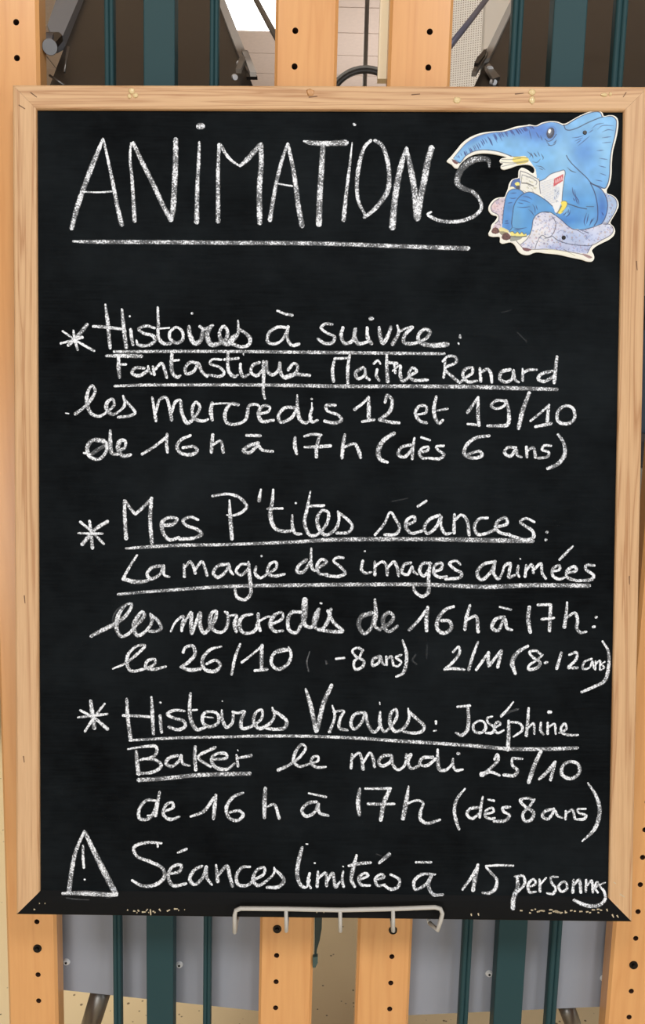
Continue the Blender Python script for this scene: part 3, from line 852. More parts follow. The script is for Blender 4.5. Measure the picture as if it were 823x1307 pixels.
# ---------------------------------------------------------------- the room
CEIL = H0 + 2.3
def speckle_floor():
    M = bpy.data.materials.new('speckled_floor'); M.use_nodes = True; nt = M.node_tree; b = nt.nodes['Principled BSDF']
    N = nt.nodes.new; L = nt.links.new
    tc = N('ShaderNodeTexCoord'); v = N('ShaderNodeTexVoronoi'); v.inputs['Scale'].default_value = 42; L(tc.outputs['Object'], v.inputs['Vector'])
    n = N('ShaderNodeTexNoise'); n.inputs['Scale'].default_value = 25; n.inputs['Detail'].default_value = 4; L(tc.outputs['Object'], n.inputs['Vector'])
    a = N('ShaderNodeMath'); a.operation = 'MULTIPLY_ADD'; a.inputs[1].default_value = 0.35; L(n.outputs['Fac'], a.inputs[0]); L(v.outputs['Distance'], a.inputs[2])
    r = N('ShaderNodeValToRGB'); r.color_ramp.elements[0].position = 0.25; r.color_ramp.elements[1].position = 0.31
    r.color_ramp.elements[0].color = lin((130, 108, 78)) + (1,); r.color_ramp.elements[1].color = lin((246, 224, 180)) + (1,)
    L(a.outputs[0], r.inputs[0]); L(r.outputs[0], b.inputs['Base Color']); b.inputs['Roughness'].default_value = 0.45
    return M
tag(box('floor', (-5, -3.5, -0.05), (5, 8.5, 0), speckle_floor()), kind='structure')
tag(box('wall_far', (-5, 8.5, -0.05), (5, 8.6, CEIL + 0.1), M_PLASTER), kind='structure')
tag(box('wall_left', (-5.1, -3.5, -0.05), (-5, 8.6, CEIL + 0.1), M_PLASTER), kind='structure')
tag(box('wall_right', (5, -3.5, -0.05), (5.1, 8.6, CEIL + 0.1), M_PLASTER), kind='structure')
ceiling = box('ceiling', (-5, -3.5, CEIL + 0.012), (5, 8.5, CEIL + 0.1), M_GRID); tag(ceiling, kind='structure')
# ceiling tiles where the frame can see them (a lamp fills one gap)
lampA = at_Z(284, 38, CEIL); lampB = at_Z(420, 0, CEIL)
TX, TY = 0.62, 0.31
y0 = lampA[1] - 10 * TY; x0 = lampA[0] - 5 * TX
tm = None
lamp_cells = []
for i in range(11):
    for j in range(16):
        cx_, cy_ = x0 + i * TX, y0 - 0 + (j - 1) * TY - 0
        if cy_ + TY > 8.4: continue
        if i == 5 and j == 10:
            lamp_cells.append((cx_, cy_)); continue
        if i == 5 and j == 9: continue
        if tm is None:
            bm = bmesh.new(); box_bm(bm, (0.004, 0.004, 0), (TX - 0.004, TY - 0.004, 0.014), 0.002)
            o = bm_obj('ceiling_tile', bm, M_TILE); tm = o.data
        else:
            o = bpy.data.objects.new('ceiling_tile', tm); COL.objects.link(o)
        o.parent = ceiling; o.location = (cx_, cy_, CEIL)
for (cx_, cy_) in lamp_cells:
    t = empty('ceiling_light', (cx_ + TX / 2, cy_ + TY / 2, CEIL), 'glowing white rectangular light panel in the tiled ceiling', 'light')
    box('light_frame', (-TX / 2 + 0.004, -TY * 1.5 + 0.004, 0.0), (TX / 2 - 0.004, TY / 2 - 0.004, 0.012), M_CREAM, t)
    ML = bpy.data.materials.new('lamp_diffuser'); ML.use_nodes = True; b = ML.node_tree.nodes['Principled BSDF']
    b.inputs['Emission Color'].default_value = (1, 0.97, 0.9, 1); b.inputs['Emission Strength'].default_value = 5.0
    box('diffuser', (-TX / 2 + 0.012, -TY * 1.5 + 0.012, -0.006), (TX / 2 - 0.012, TY / 2 - 0.012, 0.0), ML, t)

# ceiling pole with a ring, seen in the gap between the racks
p1 = at_Y(464.5, 0, 4.0); p2 = at_Y(469.5, 104, 4.0)
px_ = (p1[0] + p2[0]) / 2
t = empty('ringed_pole', (px_, 4.0, 0), 'thin grey floor-to-ceiling pole carrying a dark ring behind the board', 'pole')
tube('pole', [(0, 0, 0.02), (0, 0, CEIL - H0 + H0)], 0.011, M_STEEL, t)
bm = bmesh.new(); bmesh.ops.create_cone(bm, cap_ends=True, segments=24, radius1=0.14, radius2=0.13, depth=0.02)
for v in bm.verts: v.co.z += 0.01
bm_obj('pole_base', bm, M_BOLT, t)
rc = at_Y(466, 96 + 44, 3.97); off = np.array([px_, 4.0, 0]); rr = 0.175
tube('ring', [rc - off + np.array([rr * math.cos(a), 0, rr * math.sin(a)]) for a in np.linspace(0, 2 * math.pi, 41)], 0.012, mat('dark_rubber', (52, 50, 50), 0.4), t)
tube('ring_trim', [rc - off + np.array([(rr + 0.017) * math.cos(a), 0.0, (rr + 0.017) * math.sin(a)]) for a in np.linspace(0, 2 * math.pi, 41)], 0.008, mat('grey_rim', (140, 138, 134), 0.4), t)

# white perforated screen behind the right rack
def perforated():
    M = bpy.data.materials.new('perforated_white_sheet'); M.use_nodes = True; nt = M.node_tree; b = nt.nodes['Principled BSDF']
    N = nt.nodes.new; L = nt.links.new
    tc = N('ShaderNodeTexCoord'); mp = N('ShaderNodeMapping'); mp.inputs['Scale'].default_value = (150, 150, 150); L(tc.outputs['Object'], mp.inputs[0])
    fr = N('ShaderNodeVectorMath'); fr.operation = 'FRACTION'; L(mp.outputs[0], fr.inputs[0])
    sp = N('ShaderNodeSeparateXYZ'); L(fr.outputs[0], sp.inputs[0])
    def dist(o):
        s = N('ShaderNodeMath'); s.operation = 'SUBTRACT'; s.inputs[1].default_value = 0.5; L(o, s.inputs[0])
        q = N('ShaderNodeMath'); q.operation = 'MULTIPLY'; L(s.outputs[0], q.inputs[0]); L(s.outputs[0], q.inputs[1]); return q.outputs[0]
    a = N('ShaderNodeMath'); a.operation = 'ADD'; L(dist(sp.outputs[0]), a.inputs[0]); L(dist(sp.outputs[2]), a.inputs[1])
    lt = N('ShaderNodeMath'); lt.operation = 'LESS_THAN'; lt.inputs[1].default_value = 0.06; L(a.outputs[0], lt.inputs[0])
    mx = N('ShaderNodeMix'); mx.data_type = 'RGBA'; mx.inputs[6].default_value = lin((255, 248, 236)) + (1,); mx.inputs[7].default_value = lin((170, 150, 132)) + (1,)
    L(lt.outputs[0], mx.inputs[0]); L(mx.outputs[2], b.inputs['Base Color']); b.inputs['Roughness'].default_value = 0.5
    return M
YP = 2.6
a_, b_, c_, d_ = at_Y(560, 20, YP), at_Y(616, 20, YP - 0.05), at_Y(619, 20, YP), at_Y(648, 20, YP + 0.02)
t = empty('perforated_screen', (a_[0], YP, 0), 'tall white perforated screen standing behind the right display rack', 'screen')
off = np.array([a_[0], YP, 0])
ZT = 2.95
def sheet(name, p, q, M):
    n = np.array([0, 0.012, 0])
    return prism(name, [(p[0], p[1], 0.02), (q[0], q[1], 0.02), (q[0], q[1], ZT), (p[0], p[1], ZT)], n, M, t, off)
sheet('perforated_panel', a_, b_, perforated())
sheet('edge_fold', b_, c_, mat('white_enamel', (250, 244, 232), 0.4)); sheet('side_panel', c_, d_, mat('cream_enamel', (232, 220, 204), 0.5))

# dark bookcase glimpsed past the right edge of the board
bx = at_Y(797, 600, 2.0)
t = empty('bookcase', (bx[0] + 0.45, 2.15, 0), 'dark wooden bookcase with books, glimpsed past the right edge of the board', 'bookcase')
M_DW = mat('dark_shelf_wood', (44, 26, 20), 0.5)
for sx in (-0.45, 0.43): box('side_panel', (sx, -0.15, 0), (sx + 0.02, 0.15, 1.75), M_DW, t)
box('back_panel', (-0.43, 0.135, 0.0), (0.43, 0.15, 1.75), M_DW, t)
for k in range(6): box('shelf', (-0.43, -0.15, 0.05 + k * 0.335), (0.43, 0.135, 0.07 + k * 0.335), M_DW, t)
for k, nm, c_ in ((2, 'dark red', (120, 30, 24)), (3, 'grey', (130, 122, 108)), (4, 'dark blue', (34, 48, 66))):
    o = box('book', (0, 0, 0), (0.05, 0.2, 0.2 + 0.015 * k), mat('book_cover', c_, 0.5), None)
    o.location = (bx[0] + 0.022, 2.15 - 0.12, 0.0705 + k * 0.335)
    tag(o, nm + ' book standing at the left end of a shelf in the dark bookcase', 'book', 'books in the dark bookcase')

# ---------------------------------------------------------------- display racks
BD = D
def X_at(px): return at_Y(px, 1240, BD)[0]
HP = 0.0325
def post(parent, off, pxl, pxr, hole_px, bolts, zt=1.98):
    """flat beech board with a column of shelf-pin holes, two of them plugged by bolts"""
    xl, xr = X_at(pxl), X_at(pxr); hx, hz = at_Y(hole_px[0], hole_px[1], BD)[[0, 2]]
    T = 0.021; zb = 0.06; ch = 0.003
    bm = bmesh.new()
    n0 = int(math.floor((hz - zb) / HP - 0.5)); z = hz - n0 * HP - HP / 2
    ring = 12; R = 0.0030
    V = lambda x, y, zz: bm.verts.new((x - off[0], y - off[1], zz - off[2]))
    fx = (xl + ch, xr - ch)
    lo_z = z
    cells = int((zt - z) / HP)
    for c in range(cells):
        z0 = z + c * HP; zc = z0 + HP / 2; z1 = z0 + HP
        cir = [V(hx + R * math.cos(2 * math.pi * k / ring), BD, zc + R * math.sin(2 * math.pi * k / ring)) for k in range(ring)]
        dep = [V(hx + R * math.cos(2 * math.pi * k / ring), BD + 0.012, zc + R * math.sin(2 * math.pi * k / ring)) for k in range(ring)]
        for k in range(ring):
            f = bm.faces.new((cir[k], cir[(k + 1) % ring], dep[(k + 1) % ring], dep[k])); f.material_index = 1
        f = bm.faces.new(dep); f.material_index = 1
        q = ring // 4
        mt, mb = V(hx, BD, z1), V(hx, BD, z0)
        bm.faces.new([mb, V(fx[1], BD, z0), V(fx[1], BD, z1), mt] + [cir[k] for k in range(q, -1, -1)] + [cir[k] for k in range(ring - 1, 3 * q - 1, -1)])
        bm.faces.new([mt, V(fx[0], BD, z1), V(fx[0], BD, z0), mb] + [cir[k] for k in range(3 * q, q - 1, -1)])
    zt = z + cells * HP
    # chamfers, sides and back
    prof = [(fx[0], BD), (xl, BD + ch), (xl, BD + T), (xr, BD + T), (xr, BD + ch), (fx[1], BD)]
    lowz = zb
    for (a, b) in zip(prof, prof[1:]):
        bm.faces.new([V(a[0], a[1], lowz), V(b[0], b[1], lowz), V(b[0], b[1], zt), V(a[0], a[1], zt)])
    bm.faces.new([V(p[0], p[1], zt) for p in prof]); bm.faces.new([V(p[0], p[1], lowz) for p in prof])
    bm.faces.new([V(fx[0], BD, lowz), V(fx[1], BD, lowz), V(fx[1], BD, lo_z), V(fx[0], BD, lo_z)])
    bmesh.ops.remove_doubles(bm, verts=bm.verts, dist=1e-5)
    o = bm_obj('post', bm, M_POST, parent); o.data.materials.append(M_HOLE)
    for by in bolts:
        k = round((at_Y(hole_px[0], by, BD)[2] - hz) / HP); zc = hz + k * HP
        bm = bmesh.new()
        for r, y0_, y1_ in ((0.0050, BD - 0.0012, BD + 0.0005), (0.0024, BD - 0.0032, BD - 0.0012)):
            g = bmesh.ops.create_cone(bm, cap_ends=True, segments=20 if r > 0.003 else 6, radius1=r, radius2=r * 0.92, depth=abs(y1_ - y0_))
            for v in g['verts']:
                c = v.co.copy(); v.co = Vector((hx - off[0] + c.x, (y0_ + y1_) / 2 - off[1] - c.z, zc - off[2] + c.y))
        bm_obj('bolt', bm, M_BOLT, o, smooth=False)
    return o
def bar(parent, off, pxl, pxr, depth, name='upright_bar', ridge=False, set_=0.003):
    xl, xr = X_at(pxl), X_at(pxr); y0_ = BD + set_
    bm = bmesh.new()
    if not ridge:
        box_bm(bm, (xl - off[0], y0_ - off[1], 0.08), (xr - off[0], y0_ + depth - off[1], 1.98), 0.0012)
    else:   # rod pressed into two rounded ridges with a groove between them
        w_ = xr - xl; prof = []
        for c_x, r_ in ((xl + w_ * 0.27, w_ * 0.27), (xl + w_ * 0.76, w_ * 0.24)):
            for a in np.linspace(math.pi, 0, 9): prof.append((c_x + r_ * math.cos(a), y0_ + 0.005 - r_ * math.sin(a) * 1.0))
        prof += [(xr, y0_ + depth), (xl, y0_ + depth)]
        n = len(prof)
        lo = [bm.verts.new((a - off[0], b - off[1], 0.08)) for a, b in prof]; hi = [bm.verts.new((a - off[0], b - off[1], 1.98)) for a, b in prof]
        for k in range(n): bm.faces.new((lo[k], lo[(k + 1) % n], hi[(k + 1) % n], hi[k]))
        bm.faces.new(lo); bm.faces.new(hi)
    return bm_obj(name, bm, M_GREEN, parent)
def screw(parent, p, off):
    bm = bmesh.new()
    for r, h in ((0.0042, 0.0012), (0.0036, 0.0022)):
        g = bmesh.ops.create_cone(bm, cap_ends=True, segments=20, radius1=r, radius2=r * 0.85, depth=h)
        for v in g['verts']:
            c = v.co.copy(); v.co = Vector((p[0] - off[0] + c.x, p[1] - off[1] - h / 2 - c.z, p[2] - off[2] + c.y))
    s = bm_obj('screw', bm, M_SCREW, parent)
    bm = bmesh.new(); g = bmesh.ops.create_cone(bm, cap_ends=True, segments=6, radius1=0.0014, radius2=0.0014, depth=0.0006)
    for v in g['verts']:
        c = v.co.copy(); v.co = Vector((p[0] - off[0] + c.x, p[1] - off[1] - 0.0026 - c.z, p[2] - off[2] + c.y))
    for f in bm.faces: f.material_index = 0
    o = bm_obj('screw', bm, M_BOLT, parent); return s
def slope_pt(px, py):                                  # the tilted shelf above, climbing away from the lens
    iz = 0.82 + 0.00398 * py
    return at_depth(px, py, 1 / iz)
def shelf_above(parent, off, L0, L1, R0, R1, side, lwide):
    """L0/R0 lower corners, L1/R1 upper corners (photograph points), side: which edge shows its rail"""
    def lerp(a, b, y): t_ = (y - a[1]) / (b[1] - a[1]); return (a[0] + t_ * (b[0] - a[0]), y)
    ylo, yhi = 112, -45
    q = [lerp(L0, L1, ylo), lerp(R0, R1, ylo), lerp(R0, R1, yhi), lerp(L0, L1, yhi)]
    P = [slope_pt(*p) for p in q]
    n = np.cross(P[1] - P[0], P[3] - P[0]); n /= np.linalg.norm(n)
    if n @ (P[0] - CAM) < 0: n = -n
    sh = prism('shelf_panel', P, n * 0.012, M_DARKPANEL, parent, off)
    return P, n

# left rack
offL = np.array([at_Y(205, 1240, BD)[0], BD + 0.02, 0.0])
RL = empty('display_rack', tuple(offL), 'left display rack of beech posts and green metal bars behind the board', 'rack')
p1o = post(RL, offL, 9, 72.5, (48.6, 1244), [1210])
p2o = post(RL, offL, 330.5, 399, (353, 1219.5), [1186])
bar(RL, offL, 142, 152.3, 0.013, ridge=True); bar(RL, offL, 186, 220.5, 0.019); bar(RL, offL, 258, 267.8, 0.013, ridge=True)
P, n = shelf_above(RL, offL, (64, 108), (105, 0), (322, 108), (279, 0), 'r', 9)
# side rail of the shelf (right edge) and the wide grey arm (left edge)
def strip(name, pts, th, M, parent, off, lift=0.004):
    Q = [slope_pt(*p) for p in pts]; nn = np.cross(Q[1] - Q[0], Q[2] - Q[1]); nn /= np.linalg.norm(nn)
    if nn @ (Q[0] - CAM) < 0: nn = -nn
    return prism(name, [q - nn * lift for q in Q], nn * th, M, parent, off)
strip('shelf_rail', [(267, -25), (276, -25), (318, 82), (308, 84)], 0.014, M_RAIL, RL, offL)
strip('shelf_arm', [(86, -25), (117, -25), (83, 60), (72, 66), (63, 46)], 0.014, mat('blue_grey_arm', (120, 124, 130), 0.35), RL, offL, 0.012)
def disc(name, c, nrm, r, h, M, parent, off, seg=24):
    nrm = Vector(nrm).normalized(); bm = bmesh.new()
    g = bmesh.ops.create_cone(bm, cap_ends=True, segments=seg, radius1=r, radius2=r * 0.93, depth=h)
    rot = nrm.to_track_quat('Z', 'Y').to_matrix()
    for v in g['verts']: v.co = rot @ v.co + Vector(np.array(c) - off)
    return bm_obj(name, bm, M, parent)
cdir = -ray(63, 60)
disc('arm_knob', at_depth(63.5, 60, 0.775), cdir, 0.0075, 0.012, M_KNOB, RL, offL)
strip('hinge_plate', [(64, 66), (80, 66), (84, 70), (76, 80), (70, 76), (64, 74)], 0.006, M_BOLT, RL, offL, 0.02)
strip('arm_tip', [(64, 77), (75, 77), (71, 93), (64, 90)], 0.004, mat('pale_arm_tip', (104, 112, 128), 0.4), RL, offL, 0.027)
tube('hinge_rod', [at_depth(63, 96, 0.80), at_depth(82, 109, 0.80)], 0.0012, M_STEEL, RL, offL)
tube('hinge_rod', [at_depth(82, 92, 0.82), at_depth(87, 60, 0.84)], 0.0012, M_STEEL, RL, offL)
# bracket with two bolts by the right edge of the shelf
strip('bracket', [(309, 78), (317, 80), (328, 109), (320, 109)], 0.004, M_RAIL, RL, offL, 0.012)
strip('bracket', [(308, 90), (314, 93), (309, 109), (302, 109)], 0.004, M_STEEL, RL, offL, 0.015)
strip('bracket', [(318, 90), (321, 92), (329, 109), (315, 109)], 0.003, M_BOLT, RL, offL, 0.008)
for c in ((305.5, 81, .84), (299.5, 98.5, .80), (316, 81, .84)): disc('bracket_bolt', at_depth(*c), cdir, 0.0029, 0.006, M_SCREW, RL, offL, 14)
tube('stay_rod', [at_depth(316, -20, 1.30), at_depth(345, 34, 1.12), at_depth(361, 62, 1.02)], 0.0042, M_STEEL, RL, offL)
# sheet-metal panel low on the rack
YPn = BD + 0.030
def low_panel(parent, off, px0, px1, ye0, ye1, screws):
    a = at_Y(px0, ye0, YPn); b = at_Y(px1, ye1, YPn)
    zt = at_Y(400, 1090, YPn)[2]
    o = prism('back_panel', [(a[0], YPn, a[2]), (b[0], YPn, b[2]), (b[0], YPn, zt), (a[0], YPn, zt)], (0, 0.0015, 0), M_GREYPANEL, parent, off)
    for s in screws: screw(o, at_Y(s[0], s[1], YPn), off)
low_panel(RL, offL, 66, 338, 1262.1, 1291.2, [(85, 1227.5), (229, 1231)])
lt = at_Y(130, 1262, YPn + 0.05); lb = at_Z(96, 1500, 0.0)
tube('leg', [lt, at_depth(116, 1307, 1.02)+np.array([0,0.0,0]), lb + np.array([0, 0, 0.005])], 0.0125, M_STEEL, RL, offL, 16)
for o_px in ((36, 0), (365, 0)): box('foot', (X_at(o_px[0]) - 0.03, BD - 0.0, 0), (X_at(o_px[0]) + 0.03, BD + 0.30, 0.06), M_POST, RL, 0.004, offL)
for z in (0.10, 1.90): box('cross_rail', (X_at(60), BD + 0.021, z), (X_at(340), BD + 0.036, z + 0.04), M_GREEN, RL, 0.001, offL)
# dark strap with a buckle on the inner post
sp_ = [(401.5, 1170), (411, 1170), (410.5, 1185), (408, 1200), (404.5, 1212), (403.5, 1222), (401, 1222), (401.5, 1200)]
prism('strap', [at_Y(x, y, BD + 0.002) for x, y in sp_], (0, 0.002, 0), M_GREEN_D, RL, offL)
prism('buckle', [at_Y(x, y, BD - 0.001) for x, y in [(399, 1222), (405.5, 1221), (405.5, 1229), (402.5, 1235), (399, 1235)]], (0, 0.005, 0), mat('buckle_metal', (70, 92, 92), 0.35, metal=0.5), RL, offL)

# right rack
offR = np.array([at_Y(654, 1240, BD)[0], BD + 0.02, 0.0])
RR = empty('display_rack', tuple(offR), 'right display rack of beech posts and green metal bars behind the board', 'rack')
post(RR, offR, 455, 524, (500, 1221), [1187])
post(RR, offR, 778.5, 852, (805.5, 1265), [1232])
bar(RR, offR, 590, 602.3, 0.013, ridge=True); bar(RR, offR, 634.2, 670.7, 0.019); bar(RR, offR, 703, 716.4, 0.013, ridge=True)
shelf_above(RR, offR, (606, 108), (656, 0), (930, 108), (930, 0), 'l', 9)
strip('shelf_rail', [(665, -25), (672, -25), (624, 79), (614, 82)], 0.014, M_RAIL, RR, offR)
strip('bracket', [(616, 78), (621, 82), (606, 109), (600, 109), (609, 88)], 0.004, mat('brown_grey_bracket', (104, 96, 86), 0.4), RR, offR, 0.012)
strip('bracket', [(618, 92), (623, 88), (637, 106), (628, 109)], 0.004, M_STEEL, RR, offR, 0.006)
strip('bracket', [(606, 100), (618, 88), (616, 96), (607, 109), (602, 109)], 0.003, M_BOLT, RR, offR, 0.020)
for c in ((625, 88, .83), (629.5, 105, .80)): disc('bracket_bolt', at_depth(*c), cdir, 0.0029, 0.006, M_SCREW, RR, offR, 14)
tube('stay_rod', [at_depth(635, -20, 1.30), at_depth(600, 26, 1.12), at_depth(570, 64, 1.02)], 0.0042, mat('blue_grey_rod', (110, 110, 128), 0.35, metal=0.3), RR, offR)
# cream strip fixed to the back of the inner post
prism('cream_strip', [at_Y(x, y, BD + 0.024) for x, y in ((482, 100.5), (506, 100.5), (512, -40), (487, -40))], (0, 0.012, 0), M_CREAM, RR, offR)
low_panel(RR, offR, 516, 786, 1296, 1284, [(624, 1242.5), (770, 1248.5)])
lt = at_Y(722, 1283, YPn + 0.05); lb = at_Z(768, 1480, 0.0)
tube('leg', [lt, at_depth(731, 1307, 1.02), lb + np.array([0, 0, 0.005])], 0.0105, M_STEEL, RR, offR, 16)
for o_px in (490, 815): box('foot', (X_at(o_px) - 0.03, BD, 0), (X_at(o_px) + 0.03, BD + 0.30, 0.06), M_POST, RR, 0.004, offR)
for z in (0.10, 1.90): box('cross_rail', (X_at(500), BD + 0.021, z), (X_at(800), BD + 0.036, z + 0.04), M_GREEN, RR, 0.001, offR)

# ---------------------------------------------------------------- chalkboard
CB = empty('chalkboard', None, 'black chalkboard in a pine frame covered with white French handwriting', 'chalkboard', mw=MB)
FW = 0.0228
def rail(A_, B_, inn_a, inn_b, M, name='frame_rail', label=None):
    """mitred rail: outer edge A_->B_, inner edge inn_a->inn_b (board x, z); rounded front edges; UV runs along it"""
    A_, B_, ia, ib = [np.array(v, float) for v in (A_, B_, inn_a, inn_b)]
    prof = [(0.0, BT), (0.0, 0.0018), (0.035, 0.0006), (0.10, 0.0), (0.90, 0.0), (0.965, 0.0005), (1.0, 0.0016), (1.0, 0.010), (1.0, BT)]
    if label: prof = [(0.0, BT), (0.0, 0.0012), (0.04, 0.0003), (0.10, 0.0), (0.55, 0.0), (0.80, 0.0008), (1.0, REC), (1.0, 0.010), (1.0, BT)]
    vs, uv = [], []
    nseg = 14
    for s in range(nseg + 1):
        t_ = s / nseg
        for (k, dpt) in prof:
            o_, i_ = A_ + (B_ - A_) * t_, ia + (ib - ia) * t_
            p = o_ + (i_ - o_) * k
            vs.append((p[0], dpt, p[1]))
            L_ = (B_ - A_) / np.linalg.norm(B_ - A_)
            uv.append((k * FW + dpt * 0.5 * (1 if k > 0.5 else -1), (p - A_) @ L_))
    n = len(prof); fs = []
    for s in range(nseg):
        for k in range(n - 1): fs.append((s * n + k, s * n + k + 1, (s + 1) * n + k + 1, (s + 1) * n + k))
        fs.append((s * n + n - 1, s * n, (s + 1) * n, (s + 1) * n + n - 1))
    fs.append(tuple(range(n))); fs.append(tuple(nseg * n + k for k in range(n - 1, -1, -1)))
    o = mesh_obj(name, vs, fs, M, CB)
    ul = o.data.uv_layers.new(name='UVMap')
    for lp in o.data.loops: ul.data[lp.index].uv = uv[lp.vertex_index]
    if label: o['label'] = label
    return o
hw = BW / 2; g = 0.00015
rail((-hw, BH), (hw, BH), (-hw + FW, BH - FW), (hw - FW, BH - FW), M_PINE)
rail((-hw, 0), (-hw, BH - g), (-hw + FW, FW), (-hw + FW, BH - FW - g), M_PINE)
rail((hw, 0), (hw, BH - g), (hw - FW, FW), (hw - FW, BH - FW - g), M_PINE)
rail((-hw, 0), (hw, 0), (-hw + FW, FW), (hw - FW, FW), M_BLACKPAINT, label='bottom frame rail painted black and chipped')
box('slate_panel', (-hw + FW, REC, FW), (hw - FW, REC + 0.004, BH - FW), M_SLATE, CB)

# staples and glue spots on the frame
def fleck(name, pts, M, dep, th=0.0006, w=1.0):
    bm = bmesh.new()
    for (x0_, y0_, x1_, y1_) in pts:
        a, b = board(x0_, y0_, dep), board(x1_, y1_, dep); a[1] = b[1] = dep
        d_ = (b - a); L_ = np.linalg.norm(d_); d_ /= L_; q = np.array([-d_[2], 0, d_[0]]) * w * 0.00037
        pr = [a - q, b - q * 0.6, b + q * 0.6, a + q]
        lo = [bm.verts.new(p) for p in pr]; hi = [bm.verts.new(p - np.array([0, th, 0])) for p in pr]
        bm.faces.new(hi)
        for k in range(4): bm.faces.new((lo[k], lo[(k + 1) % 4], hi[(k + 1) % 4], hi[k]))
    return bm_obj(name, bm, M, CB)
M_STAPLE = mat('dark_staple', (110, 78, 52), 0.6)
for s in ((39, 118, 47, 124), (24, 134, 32, 139), (799, 118, 795, 124), (394, 124, 405, 123), (525, 121, 536, 120), (657, 120, 668, 119),
          (812, 333, 813, 345), (30, 965, 31, 973), (31, 760, 32, 770), (803, 735, 803, 746)):
    fleck('staple', [s], M_STAPLE, 0.0, 0.0003, 1.3)
def blob(cx_, cy_, rx, ry, M, h=0.0012):
    c = board(cx_, cy_, 0.0); bm = bmesh.new()
    bmesh.ops.create_icosphere(bm, subdivisions=2, radius=1.0)
    rn = random.Random(int(cx_))
    for v in bm.verts:
        f_ = 1 + 0.18 * rn.uniform(-1, 1)
        v.co = Vector((c[0] + v.co.x * rx * 0.00074 * f_, -0.0 + v.co.y * h, c[2] + v.co.z * ry * 0.00074 * f_))
    return bm_obj('glue_blob', bm, M, CB, smooth=True)
for b_ in ((168, 116, 4, 4), (173, 122, 4, 3), (165, 123, 2.5, 3), (583, 128, 5, 4), (679, 118, 4.5, 4), (679, 128, 4, 5), (771, 121, 4.5, 2.5), (779, 120, 2, 2.5)):
    blob(*b_, M_GLUE)
blob(396, 118, 5, 5, mat('resin_knot', (190, 138, 86), 0.4), 0.0004)
rn = random.Random(3)
chips = [(192, 1162, 192.5, 1168), (181, 1164, 186, 1164), (170, 1162.5, 173, 1163), (213, 1163, 217, 1161), (203, 1160, 205, 1163), (222, 1160, 227, 1160),
         (404, 1162, 404.4, 1165), (413, 1162.5, 413.4, 1165), (601, 1166, 601.6, 1169), (610, 1165.5, 610.8, 1168.5),
         (43, 1160.5, 45, 1161), (50, 1153, 51, 1153), (57, 1153, 58, 1153), (781, 1167, 783, 1171), (787, 1168, 789, 1171), (774, 1160, 775, 1163), (685, 1164, 690, 1162)]
for k in range(34):
    x = rn.gauss(712, 26); x = min(775, max(640, x)); y = 1163.5 + 0.004 * (x - 700) + rn.gauss(0, 1.3)
    chips.append((x, y, x + rn.uniform(1, 4.5), y + rn.uniform(-.6, .6)))
for k in range(12):
    x = rn.uniform(160, 245); y = 1162 + rn.gauss(0, 1.6); chips.append((x, y, x + rn.uniform(.6, 2), y + rn.uniform(-1, 1)))
o = fleck('paint_chips', chips, M_CHIP, 0.0, 0.00025, 2.0); o['kind'] = 'stuff'
o = fleck('paint_chips', [(28 + k * 2.6, 1164 - k * 2.62 + rn.uniform(-1, 1), 30 + k * 2.6, 1162 - k * 2.62) for k in range(0)] +
          [(782 + rn.uniform(-1, 20), 1150 + k * 2.2, 783 + rn.uniform(0, 18), 1151 + k * 2.2) for k in range(0)] + [(783, 1126, 786, 1128), (791, 1141, 797, 1145), (786, 1155, 789, 1157)], M_CHIP, 0.0, 0.0002, 1.5); o['kind'] = 'stuff'

